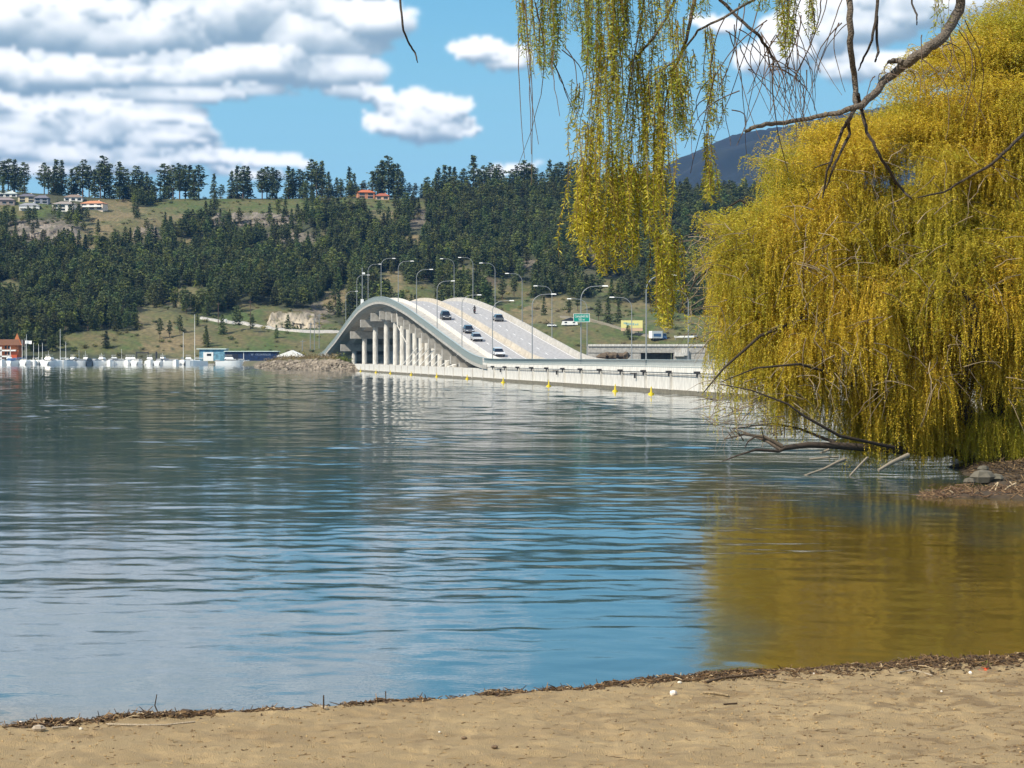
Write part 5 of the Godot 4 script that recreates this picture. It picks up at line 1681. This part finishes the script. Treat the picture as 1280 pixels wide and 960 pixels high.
	var bit := func(pts: Array, r0: float, r1: float, col: Color, parent: Node3D, called: String):
		var m := MB.new(); m.col = col
		var p := []; var r := []
		for i in pts.size():
			p.append(at(pts[i][0], pts[i][1], pts[i][2])); r.append(lerpf(r0, r1, float(i) / (pts.size() - 1)))
		m.tube(p, r, 7)
		part(called, m, M.willow_bark, parent)
	bit.call([[1180, 566, 78], [1120, 562, 77], [1060, 558, 76], [1010, 556, 75.5], [980, 560, 75], [973, 564, 75]], 0.17, 0.07, grey, fall, "stem")
	bit.call([[978, 558, 75], [955, 546, 75], [930, 543, 75], [905, 549, 75]], 0.08, 0.02, Color(0.22, 0.17, 0.12), fall, "branch")
	bit.call([[975, 562, 75], [960, 552, 75], [940, 544, 75.5], [922, 537, 76]], 0.07, 0.02, Color(0.25, 0.19, 0.14), fall, "branch")
	bit.call([[1060, 558, 76], [1030, 548, 76.5], [1000, 536, 77], [966, 529, 77], [915, 536, 77]], 0.07, 0.02, grey, fall, "branch")
	bit.call([[973, 564, 75], [945, 562, 74.5], [920, 570, 74], [900, 578, 74]], 0.06, 0.012, grey, fall, "branch")
	bit.call([[945, 545, 75], [935, 552, 74.8], [931, 560, 74.6]], 0.04, 0.015, grey, fall, "twig")
	for i in 12:
		var px := g.randf_range(905, 985)
		bit.call([[px, 546 + g.randf_range(-3, 8), 75], [px - g.randf_range(-4, 12), 540 + g.randf_range(-10, 4), 75 + g.randfn()], [px - g.randf_range(-4, 20), 534 + g.randf_range(-8, 8), 75 + g.randfn()]], 0.022, 0.006, Color(0.26, 0.2, 0.14), fall, "twig")
	var pale := Color(0.52, 0.45, 0.34)
	for q in [
		["sunlit pale driftwood pole slanting into the water left of the willow strands", [[1004, 595, 73], [1030, 586, 73.4], [1046, 578, 74], [1056, 574, 74.4]], 0.05, 0.09],
		["thin pale stick slanting up under the middle willow strands", [[1062, 595, 72.5], [1074, 582, 73], [1084, 572, 73.5]], 0.05, 0.06],
		["thick pale sunlit log leaning up at the curtain's left edge", [[1098, 588, 73], [1115, 578, 73.4], [1135, 569, 74]], 0.09, 0.13],
		["dark floating stick at the end of the pale pole", [[984, 593, 74.2], [1008, 594, 73.5]], 0.05, 0.06],
		["short white stub of driftwood above the pale pole", [[1026, 566, 75], [1036, 562, 75.2]], 0.06, 0.07],
		["pale horizontal branch stub just behind the pale pole", [[1012, 574, 75], [1030, 572, 75], [1048, 571, 75.2]], 0.05, 0.06],
	]:
		var o := thing("driftwood", q[0], "driftwood")
		bit.call(q[1], q[2] * 0.6, q[3] * 0.7, pale if not "dark" in q[0] else grey, o, "stick")

func bank_ground() -> void:
	# shore under the willow and the litter spit before it
	var xs := []; var ds := []
	for i in 90: xs.append(11.0 + 0.24 * i)
	for i in 90: ds.append(56.0 + 0.6 * i)
	var p := PackedVector3Array(); var c := PackedColorArray()
	var nn := noise(0.5, 470, 4)
	for d in ds:
		for x in xs:
			var edge: float = lerp_table([[56, 18.5], [60, 15.6], [61.4, 12.6], [62.5, 11.8], [63.6, 14.2], [66, 15.4], [72, 15.2], [78, 16.0], [90, 20.0], [110, 24.0]], d)
			var n := nn.get_noise_2d(x, d)
			var k: float = x - edge + n * 0.6
			var h: float = clampf(k * 0.16, -0.6, 0.14) + clampf((x - 15.6 - absf(d - 76.0) * 0.03) * 0.08, 0, 0.3)
			p.append(Vector3(x, h + 0.08 * n, -d))
			c.append(Color(0.035, 0.024, 0.014).lerp(Color(0.08, 0.055, 0.03), clampf(0.5 + n, 0, 1)))  # soil colour darkened to stand in for shade under the crown
	struct("willow_bank", grid(xs.size(), ds.size(), p, c), M.soil)
	var g := rng(471)
	# boulders at the water's edge
	var where := ["largest rounded grey boulder at the water's edge under the willow", "small pale cap stone resting on the largest boulder", "grey stone right of the largest boulder", "dark low stone left of the largest boulder", "grey stone in the deep shade right of the trunk", "small pale stone behind the largest boulder", "grey stone highest on the shaded bank"]
	var spot := [[1228, 596, 68, 0.30], [1229, 586, 68.1, 0.14], [1245, 598, 68.4, 0.2], [1212, 602, 67.5, 0.16], [1262, 592, 69, 0.18], [1236, 584, 69, 0.10], [1256, 582, 71, 0.14]]
	for i in 4:
		var q: Array = spot[i]
		var m := MB.new()
		var t := g.randf_range(0.8, 1.2)
		m.col = Color(0.16 * t, 0.145 * t, 0.11 * t)
		m.lump(Vector3.ZERO, Vector3(q[3] * 1.3, q[3] * 0.8, q[3]), g, 0.12)
		solo("boulder", m, M.rock, where[i], "boulder", "stones under the willow", "", at(q[0], q[1], q[2]))
	# dead reeds and sticks on the spit
	var m := MB.new()
	for i in 700:
		var px := 1148.0 + 150.0 * pow(g.randf(), 0.7)
		var d := 62.2 + g.randfn() * 0.8
		var b := Vector3((px - 640.0) * d / F, 0.05 + absf(g.randfn()) * 0.10 * smoothstep(1148.0, 1200.0, px), -d)
		var dir := Vector3(g.randfn(), absf(g.randfn()) * 0.35, g.randfn()).normalized()
		var t := g.randf()
		m.col = Color(0.09, 0.05, 0.03).lerp(Color(0.28, 0.18, 0.09), t * t)
		var l := g.randf_range(0.12, 0.5)
		m.tube([b - dir * l * 0.5, b + dir * l * 0.5], [0.012, 0.007], 4, false)
	for i in 2600:
		var d := g.randf_range(63.0, 82.0)
		var x := g.randf_range(15.0, 20.0)
		var e: float = lerp_table([[60, 15.6], [63.6, 14.6], [66, 15.6], [72, 15.4], [78, 16.2], [90, 20.0]], d)
		if x < e: continue
		var h: float = clampf((x - e) * 0.16, -0.6, 0.14) + clampf((x - 15.6 - absf(d - 76.0) * 0.03) * 0.08, 0, 0.3)
		var dir := Vector3(g.randfn(), g.randfn() * 0.35, g.randfn()).normalized() * g.randf_range(0.06, 0.3)
		m.col = Color(0.03, 0.02, 0.012).lerp(Color(0.20, 0.13, 0.06), pow(g.randf(), 2.0))
		var b := Vector3(x, h + 0.06, -d)
		m.tube([b - dir, b + dir], [0.02, 0.008], 3, false)
	var lt := solo("reed_litter", m, M.twig, "brown litter of dead reeds heaped on the spit before the willow", "litter", "", "stuff")
	for q in [["pale stick leaning left on the litter spit", [[1187, 613, 62], [1200, 622, 61.8], [1208, 628, 61.7]], 0.022], ["pale forked reed stem upright on the litter spit", [[1242, 618, 62], [1248, 603, 62.1]], 0.02], ["white stick at the right end of the litter spit", [[1262, 602, 62.5], [1275, 615, 62.2]], 0.016], ["grey branch stub slanting right on the litter spit", [[1250, 620, 62], [1258, 610, 62.2], [1270, 604, 62.4]], 0.026], ["long thin pale stick lying along the spit's tip", [[1152, 625, 62.0], [1180, 625.5, 61.9]], 0.014], ["slender reed stem leaning left of the forked one", [[1235, 616, 62], [1247, 603, 62.3]], 0.014]]:
		var s := MB.new(); s.col = Color(0.42, 0.33, 0.21)
		var pts := []; var rad := []
		for e in q[1]: pts.append(at(e[0], e[1], e[2])); rad.append(q[2])
		s.tube(pts, rad, 6)
		solo("stick", s, M.twig, q[0], "stick", "sticks on the litter spit")

func strand(m: MB, top: Vector3, low: Vector3, g: RandomNumberGenerator, leafy: float, hue: float, bare_from := 0.0) -> void:
	var l := (low - top).length()
	var n := maxi(4, int(l / 0.07))
	var pts := []; var rad := []
	var ph := g.randf() * TAU
	for i in n + 1:
		var t := i / float(n)
		pts.append(top.lerp(low, t) + Vector3(sin(t * 4.0 + ph), 0, cos(t * 3.1 + ph)) * 0.036 * l * sin(PI * t) + Vector3(g.randfn(), 0, g.randfn()) * 0.003)
		rad.append(lerpf(0.0034, 0.0014, t))
	m.col = Color(0.26, 0.18, 0.05)
	m.tube(pts, rad, 3, false)
	var count := int(l / 0.0058 * leafy)
	for i in count:
		var t := lerpf(bare_from, 1.0, (i + g.randf()) / count)
		var j := mini(int(t * n), n - 1)
		if sin(t * l * 11.0 + ph * 3.0) < -0.3 and g.randf() < 0.5: continue
		var p: Vector3 = pts[j].lerp(pts[j + 1], t * n - j)
		var b := g.randf() * TAU
		var d := (Vector3(cos(b), 0, sin(b)) + Vector3.DOWN * g.randf_range(-0.1, 1.3)).normalized()
		var side := d.cross(Vector3(g.randfn(), g.randfn(), g.randfn())).normalized()
		var tone := g.randf_range(0.7, 1.25)
		var c := Color(0.24, 0.30, 0.028).lerp(Color(0.60, 0.48, 0.030), clampf(hue - 0.2 + g.randfn() * 0.2, 0, 1))
		m.col = Color(c.r * tone, c.g * tone, c.b * tone)
		m.leaf(p, d, side, g.randf_range(0.022, 0.048), g.randf_range(0.0026, 0.0046))

func build_overhanging_willow() -> void:
	var W := thing("overhanging_willow", "overhanging willow whose bare limbs and leafy strands fill the upper right", "tree")
	var D := 14.0
	var g := rng(500)
	var dark := Color(0.085, 0.065, 0.048); var light := Color(0.23, 0.19, 0.15)
	var px_r := D / F
	var limb := func(called: String, pts: Array, col: Color, depth := 14.0):   # rows of [px, py, radius in px]
		var m := MB.new(); m.col = col
		var p := []; var r := []
		for i in pts.size() - 1:
			for k in 4:
				var t := k / 4.0
				var q := at(lerpf(pts[i][0], pts[i + 1][0], t), lerpf(pts[i][1], pts[i + 1][1], t), depth + 0.10 * sin(i * 1.7 + k * 0.4))
				p.append(q + Vector3(g.randfn(), g.randfn(), 0) * 0.13 * px_r * pts[i][2]); r.append(lerpf(pts[i][2], pts[i + 1][2], t) * px_r * 0.66 * g.randf_range(0.94, 1.06))
		var e: Array = pts[-1]
		p.append(at(e[0], e[1], depth)); r.append(e[2] * px_r * 0.6)
		m.tube(p, r, 8)
		return part(called, m, M.willow_bark, W)
	# trunk and boughs outside the picture, above and to the right
	var m := MB.new(); m.col = dark
	m.tube([Vector3(7.6, -0.2, -12.6), Vector3(7.3, 2.5, -12.8), Vector3(6.8, 5.2, -13.2), Vector3(6.0, 7.6, -13.6), Vector3(4.8, 9.2, -13.8)], [0.46, 0.38, 0.34, 0.26, 0.18], 12)
	part("trunk", m, M.willow_bark, W)
	m = MB.new(); m.col = dark
	m.tube([Vector3(6.0, 7.6, -13.6), Vector3(4.2, 8.1, -14.0), Vector3(2.6, 8.0, -14.0), Vector3(1.2, 7.6, -14.0), Vector3(0.2, 7.2, -14.1), Vector3(-0.9, 6.95, -14.0)], [0.2, 0.16, 0.12, 0.08, 0.05, 0.02], 9)
	part("bough", m, M.willow_bark, W)
	m = MB.new(); m.col = dark
	m.tube([Vector3(4.2, 8.1, -14.0), Vector3(3.6, 7.4, -14.0), Vector3(3.2, 6.7, -14.0), at(1206, -30, 14.0)], [0.10, 0.085, 0.07, 0.056], 8)
	part("limb", m, M.willow_bark, W)
	# limbs in the picture
	limb.call("limb", [[1206, -30, 10], [1197, 15, 10], [1180, 45, 10], [1155, 66, 10], [1128, 82, 9], [1103, 105, 7.5], [1078, 132, 6.5], [1050, 141, 5], [1010, 148, 4.5], [970, 154, 4.5], [945, 158, 4], [932, 164, 3.5]], light)
	limb.call("stub", [[1128, 78, 5], [1118, 75, 5], [1110, 78, 3]], light)
	limb.call("limb", [[1056, -260, 8], [1058, -120, 7], [1060, -20, 6.5], [1063, 40, 6.2], [1066, 85, 6], [1070, 115, 5.5], [1068, 135, 4.5], [1060, 152, 4]], light)
	limb.call("branch", [[1060, 150, 3.4], [1054, 160, 3.2], [1043, 190, 2.8], [1034, 215, 2.4], [1028, 248, 1.6]], dark)
	limb.call("branch", [[1060, 150, 3.4], [1062, 168, 3], [1050, 192, 2.6], [1040, 214, 2.2], [1032, 236, 1.4]], dark)
	limb.call("twig", [[1040, 202, 1.5], [1028, 206, 1.3], [1018, 210, 0.8]], dark)
	limb.call("branch", [[1072, 118, 4], [1078, 140, 3.6], [1084, 165, 3.2], [1098, 192, 3], [1115, 220, 2.8], [1128, 238, 2.4], [1140, 249, 1.8]], dark)
	limb.call("branch", [[1330, 130, 4.5], [1290, 158, 3.6], [1268, 178, 3], [1240, 205, 2.8], [1210, 222, 2.4], [1180, 240, 2.0], [1147, 247, 1.3]], dark)
	limb.call("twig", [[1246, 192, 1.8], [1256, 199, 1.5], [1262, 201, 1]], dark)
	limb.call("branch", [[1098, -260, 5], [1099, -40, 4], [1096, 20, 3.2], [1090, 50, 2.6], [1080, 72, 2.2], [1073, 88, 1.4]], dark)
	limb.call("branch", [[1096, 20, 2.8], [1096, 48, 2.6], [1098, 66, 2.6], [1094, 77, 2]], dark)
	limb.call("twig", [[1138, -60, 2.2], [1140, 5, 2], [1146, 18, 1.8], [1146, 31, 1.2]], dark)
	limb.call("branch", [[880, -60, 4], [901, 0, 3.4], [925, 24, 3.2], [948, 44, 3], [960, 60, 2.6], [967, 76, 2.2], [965, 110, 1.4], [972, 165, 0.9], [985, 215, 0.6]], dark)
	limb.call("branch", [[1010, -60, 3.6], [962, -12, 3], [935, 3, 2.6], [905, 22, 2.4], [872, 38, 2.2], [858, 58, 2.0], [848, 72, 1.8], [815, 96, 1.6], [786, 121, 1.2]], light)
	limb.call("branch", [[858, -60, 3.4], [844, 0, 2.8], [832, 24, 2.6], [820, 44, 2.4], [800, 66, 2.2], [782, 86, 1.6]], light)
	limb.call("branch", [[884, -60, 5], [868, 0, 4], [864, 22, 3.6], [858, 50, 3.2], [850, 70, 2.8], [838, 100, 2.0], [830, 140, 1.6], [826, 200, 1.5], [827, 240, 1.4], [830, 275, 1.4], [838, 300, 1.0]], Color(0.20, 0.14, 0.075))
	limb.call("branch", [[820, -60, 2.6], [805, 0, 2.0], [798, 40, 1.6], [790, 90, 1.2], [780, 150, 1.0], [768, 175, 0.8]], light)
	limb.call("twig", [[494, -200, 2.4], [499, -40, 2.2], [501, 10, 2.2], [504, 38, 2.0], [512, 56, 1.8], [519, 66, 1.7], [522, 78, 1.2]], dark)
	limb.call("twig", [[690, 75, 1.4], [700, 95, 1.2], [708, 118, 0.9], [716, 138, 0.6]], dark)
	# thin bare hanging twigs
	var tw := MB.new()
	for q in [[658, -20, 664, 190, 5], [700, 60, 712, 140, 4], [925, 30, 915, 130, 9], [950, 50, 940, 150, 10], [965, 70, 985, 150, 10], [1000, 20, 1000, 130, 8], [985, 80, 1010, 160, 6], [1030, -20, 1010, 120, 5], [1165, 60, 1170, 130, 4], [1190, 40, 1210, 150, 5], [1120, 90, 1130, 130, 5], [900, 120, 890, 190, 6], [1040, 20, 1034, 100, 3]]:
		for k in q[4]:
			var wide := 0.25 if q[0] < 720 else 1.0
			var a := at(q[0] + g.randfn() * 16 * wide, q[1] + g.randfn() * 14, D + g.randfn() * 0.4)
			var b := at(q[2] + g.randfn() * 30 * wide, q[3] + g.randfn() * 25, D + g.randfn() * 0.4)
			var pts := []; var rad := []
			var bow := g.randf_range(-0.12, 0.12)
			for i in 11:
				var t := i / 10.0
				pts.append(a.lerp(b, t) + Vector3(bow * sin(PI * t) + g.randfn() * 0.0025, 0.06 * sin(PI * t), 0)); rad.append(lerpf(0.0042, 0.0018, t))
			tw.col = Color(0.10, 0.07, 0.05)
			tw.tube(pts, rad, 4, false)
	part("bare_twigs", tw, M.twig, W, Vector3.ZERO, "stuff")
	# leafy strands: [px, top, bottom, spread, strands, leafiness, yellowness, slant]
	for q in [
		[653, -60, 70, 6, 6, 0.9, 0.35, 2], [664, -60, 98, 7, 6, 0.6, 0.45, 6], [682, -60, 96, 7, 8, 0.8, 0.2, 0], [697, -60, 84, 9, 8, 0.8, 0.1, -4], [706, -60, 60, 8, 5, 0.6, 0.3, 0], [728, -60, 80, 8, 9, 0.9, 0.2, 2], [738, -60, 92, 7, 8, 0.8, 0.05, 0], [716, -60, 40, 12, 6, 0.6, 0.3, 0],
		[758, -60, 150, 10, 13, 1.0, 0.55, 4], [752, 40, 330, 13, 16, 1.0, 0.75, -6], [770, -60, 250, 10, 12, 0.9, 0.45, 3], [722, 98, 162, 5, 6, 0.9, 0.5, -6], [740, 150, 325, 14, 18, 1.0, 0.8, -8], [728, 195, 292, 9, 14, 1.0, 0.8, 0], [732, 240, 300, 12, 12, 1.0, 0.85, -4],
		[752, 250, 345, 6, 8, 0.9, 0.75, 0], [770, 180, 340, 10, 14, 0.95, 0.75, 0], [776, 220, 300, 14, 12, 0.9, 0.7, 0], [792, 60, 335, 9, 12, 0.9, 0.55, 0], [790, 200, 270, 16, 14, 0.9, 0.7, 0], [768, 280, 338, 3, 4, 1.0, 0.7, 2], [792, 270, 337, 3, 4, 1.0, 0.6, 0],
		[812, -60, 200, 12, 13, 0.9, 0.5, 0], [815, 90, 260, 14, 16, 0.95, 0.65, 0], [835, 70, 168, 15, 16, 0.95, 0.45, 4], [852, 90, 175, 10, 10, 0.9, 0.35, 4], [848, 20, 120, 10, 8, 0.7, 0.45, 0], [828, 150, 330, 12, 16, 1.0, 0.65, 0], [833, 290, 412, 13, 20, 1.0, 0.7, 4], [843, 285, 380, 8, 10, 1.0, 0.6, 6], [826, 320, 408, 8, 10, 1.0, 0.75, 0], [806, 200, 300, 14, 13, 0.95, 0.7, 0], [862, 60, 110, 8, 6, 0.7, 0.4, 0],
		[886, 30, 158, 6, 8, 0.8, 0.5, 2], [896, 70, 160, 6, 6, 0.6, 0.5, 0], [884, 150, 250, 5, 8, 0.9, 0.6, 2], [890, 200, 254, 8, 12, 1.0, 0.55, 0], [880, 95, 108, 5, 4, 0.8, 0.4, -6],
		[975, -60, 72, 6, 9, 0.9, 0.45, 6], [986, -60, 60, 5, 7, 0.8, 0.35, 2], [1011, -60, 44, 5, 7, 0.9, 0.35, 2], [950, -60, 14, 12, 7, 0.8, 0.2, 0], [870, -60, 22, 14, 8, 0.7, 0.3, 0], [1176, -60, 40, 6, 8, 0.8, 0.5, 0], [930, -60, 8, 10, 6, 0.8, 0.2, 0], [785, -60, 70, 14, 12, 0.8, 0.4, 0], [835, -60, 60, 12, 10, 0.7, 0.35, 0],
	]:
		var s := MB.new()
		for k in int(ceil(q[4] * (1.4 if q[6] < 0.5 else 1.0))):
			var d := D + g.randfn() * 0.16
			var x: float = q[0] + g.randfn() * q[3] * 0.6
			var cut := g.randf_range(0.0, 0.35)
			strand(s, at(x, q[1] + g.randf_range(0, 20), d), at(x + q[7] + g.randfn() * 3.0, lerpf(q[2], q[1], cut * cut * 2.0), d + g.randfn() * 0.05), g, q[5], q[6])
		part("hanging_strands", s, M.willow_leaf, W, Vector3.ZERO, "stuff")

# ------------------------------------------------------------------ beach litter
func spot(px: float, py: float) -> Vector3:                 # where that line of sight meets the sand
	var d := 17.4
	while d < 31.0:
		var x := (px - 640.0) * d / F
		var p := Vector3(x, sand_y(x, d), -d)
		if pix(p).y <= py: return p
		d += 0.02
	return Vector3((px - 640.0) * 28.0 / F, 0, -28)

func build_debris() -> void:
	var g := rng(600)
	var heap := noise(0.7, 601, 3)
	var m := MB.new()
	for i in 16000:
		var x := g.randf_range(-8.0, 9.5)
		var thick := clampf(0.45 + 1.3 * heap.get_noise_1d(x * 1.4) + smoothstep(0.0, 4.0, x) * 0.45, 0.08, 1.5)
		if g.randf() > thick: continue
		var d := shore(x) - 0.10 - absf(g.randfn()) * (0.24 + 0.40 * smoothstep(0.5, 5.0, x))
		var y := sand_y(x, d)
		var dir := Vector3(g.randfn() * 1.3, g.randfn() * 0.4, g.randfn()).normalized()
		var l := g.randf_range(0.025, 0.10) if g.randf() < 0.85 else g.randf_range(0.1, 0.24)
		var t := g.randf()
		m.col = Color(0.050, 0.030, 0.016).lerp(Color(0.24, 0.145, 0.065), t * t) if g.randf() < 0.95 else Color(0.5, 0.38, 0.22)
		var b := Vector3(x, y + 0.008 + minf(absf(g.randfn()), 1.8) * 0.024 * thick, -d)
		if i % 4 == 0:                                       # sodden clumps among the twigs
			m.col = Color(0.035, 0.022, 0.013).lerp(Color(0.12, 0.075, 0.035), t)
			m.lump(b - Vector3(0, 0.012, 0), Vector3(g.randf_range(0.012, 0.04), g.randf_range(0.008, 0.022), g.randf_range(0.012, 0.03)), g, 0.4)
		else:
			m.tube([b - dir * l / 2, b + Vector3(0, g.randf() * 0.02, 0), b + dir * l / 2], [0.004, 0.008, 0.004], 3, false)
	solo("wrack_line", m, M.twig, "dark line of twigs and reed scraps washed up along the water's edge", "litter", "", "stuff")
	# clods and crumbs on the sand
	m = MB.new()
	for i in 9000:
		var x := g.randf_range(-6.5, 7.5)
		var d := g.randf_range(17.6, 28.0)
		if d > shore(x) - 0.25: continue
		if g.randf() > 0.45 + 0.55 * smoothstep(0.0, 5.0, x): continue
		var r := g.randf_range(0.003, 0.011)
		var t := g.randf()
		m.col = Color(0.10, 0.06, 0.03).lerp(Color(0.40, 0.28, 0.13), t)
		if g.randf() < 0.45:
			var dir := Vector3(g.randfn() * 1.5, 0.05, g.randfn()).normalized() * g.randf_range(0.02, 0.09)
			var p := Vector3(x, sand_y(x, d) + 0.006, -d)
			m.tube([p - dir / 2, p + dir / 2], [0.004, 0.003], 3, false)
		else:
			m.lump(Vector3(x, sand_y(x, d) + r * 0.4, -d), Vector3(r * 1.5, r, r * 1.3), g, 0.3)
	solo("sand_litter", m, M.twig, "small clods, crumbs and twig scraps strewn over the sand", "litter", "", "stuff")
	# sticks that can be told apart: [label, px/py points, radius m, colour, lift]
	var tan := Color(0.52, 0.39, 0.22); var brown := Color(0.10, 0.06, 0.035); var bone := Color(0.66, 0.55, 0.40)
	var S := [
		["upright dark stick standing in the wrack left of centre", [[404, 888, 0], [404.5, 869, 1]], 0.010, brown],
		["thin wavy twig standing at the waterline on the left", [[197, 893, 0], [193.5, 882, 1], [196, 868, 1]], 0.007, brown],
		["long thin pale stick lying along the sand on the left", [[132, 907, 0], [165, 908, 0], [205, 908, 0], [243, 904, 0]], 0.012, bone],
		["pale split stick beside the upright dark stick", [[391, 883, 0], [408, 887.5, 0]], 0.016, bone],
		["pale flat stick at the edge right of the upright stick", [[436, 876, 0], [449, 872, 0]], 0.012, bone],
		["thin dark twig standing in the water right of the upright stick", [[482, 878, 0], [482, 864, 1]], 0.007, brown],
		["broken pale driftwood stick in the wrack right of the white foam block", [[880, 868, 0], [893, 869, 0], [911, 872.5, 0]], 0.017, tan],
		["long weathered branch slanting along the waterline", [[882, 855, 0], [905, 849, 0], [940, 846, 0], [962, 843, 0]], 0.017, Color(0.24, 0.15, 0.08)],
		["pale stick lying in the thick wrack on the right", [[958, 852, 0], [978, 853, 0], [1004, 857, 0]], 0.012, tan],
		["pale bent stick in the wrack near the right end", [[1124, 843, 0], [1142, 840, 0], [1166, 846, 0]], 0.013, bone],
		["curled pale twig standing at the waterline on the right", [[1126, 831, 0], [1128, 824, 1], [1122, 822, 1]], 0.008, tan],
		["curved twig loop right of the curled pale twig", [[1141, 831, 0], [1146, 824, 1]], 0.006, brown],
		["dark driftwood chunk at the left waterline", [[228, 893, 0], [238, 895, 0]], 0.03, brown],
		["thin dark twig lying on open sand right of centre", [[905, 882, 0], [922, 880.5, 0]], 0.009, brown],
		["short pale stick on the wrack at centre", [[600, 866, 0], [612, 862, 0]], 0.010, bone],
		["bleached stick at the left picture edge", [[64, 912, 0], [84, 911, 0]], 0.014, bone],
	]
	for q in S:
		var pts := []; var rad := []
		var base: Vector3 = spot(q[1][0][0], q[1][0][1])
		for e in q[1]:
			pts.append(at(e[0], e[1], -base.z) if e[2] else spot(e[0], e[1]) + Vector3(0, q[2] * 1.2, 0)); rad.append(q[2] * g.randf_range(0.75, 1.1))
		m = MB.new(); m.col = q[3]
		m.tube(pts, rad, 7)
		solo("driftwood_stick", m, M.willow_bark, q[0], "stick", "sticks washed up on the beach")
	# bits of rubbish and stones
	for q in [
		["white foam block lying in the wrack right of centre", 842, 869, [0.045, 0.032, 0.035], Color(0.75, 0.68, 0.6), "foam_block"],
		["small white scrap at the waterline above the foam block", 850, 855, [0.03, 0.018, 0.02], Color(0.7, 0.66, 0.56), "scrap"],
		["small round white stone in the wrack at the right end", 1214, 843, [0.024, 0.022, 0.022], Color(0.8, 0.78, 0.7), "pebble"],
		["tiny white pebble on the sand at the right", 1178, 865.5, [0.012, 0.011, 0.011], Color(0.8, 0.78, 0.72), "pebble"],
		["tiny white pebble on open sand right of centre", 1018, 843, [0.015, 0.012, 0.012], Color(0.78, 0.74, 0.66), "pebble"],
		["tiny white pebble on open sand at centre left", 549, 916, [0.012, 0.010, 0.010], Color(0.8, 0.78, 0.72), "pebble"],
		["grey rounded stone in the wrack at the far left", 47, 914, [0.075, 0.04, 0.05], Color(0.36, 0.30, 0.23), "stone"],
		["small pale stone in the left wrack", 100, 913, [0.02, 0.016, 0.018], Color(0.66, 0.58, 0.46), "pebble"],
		["pale scrap on the wrack beside the grey stone", 24, 906, [0.03, 0.025, 0.02], Color(0.62, 0.52, 0.42), "scrap"],
		["dark clod alone on the sand below the centre", 580, 925, [0.03, 0.018, 0.025], Color(0.14, 0.09, 0.045), "clod"],
		["larger dark clod on the sand below the centre", 618, 936, [0.035, 0.02, 0.025], Color(0.14, 0.09, 0.045), "clod"],
	]:
		m = MB.new(); m.col = q[4]
		m.lump(Vector3.ZERO, Vector3(q[3][0], q[3][1], q[3][2]), g, 0.12)
		solo(q[5], m, M.paint_any, q[0], q[5].replace("_", " "), "", "", spot(q[1], q[2]) + Vector3(0, q[3][1] * 0.7, 0))
	# crumpled red wrapper and a sprig of leaves
	var w := thing("red_wrapper", "crumpled orange red wrapper in the wrack at the right", "wrapper", spot(1233, 841))
	m = MB.new(); m.col = Color(0.75, 0.10, 0.03)
	for k in 9:
		var p := Vector3(g.randfn() * 0.025, 0.01 + g.randf() * 0.03, g.randfn() * 0.02)
		m.tri(p, p + Vector3(g.randfn(), g.randf(), g.randfn()) * 0.028, p + Vector3(g.randfn(), g.randf(), g.randfn()) * 0.028)
	part("foil", m, M.paint_any, w)
	w = thing("green_sprig", "fresh green leaf sprig above the red wrapper", "sprig", spot(1233, 833))
	m = MB.new()
	for k in 34:
		m.col = Color(0.13, 0.19, 0.02).lerp(Color(0.25, 0.24, 0.03), g.randf())
		var d := Vector3(g.randfn(), absf(g.randfn()) * 0.5, g.randfn()).normalized()
		m.leaf(Vector3(g.randfn() * 0.05, 0.02, g.randfn() * 0.04), d, d.cross(Vector3.UP).normalized(), 0.06, 0.008)
	part("leaves", m, M.willow_leaf, w)
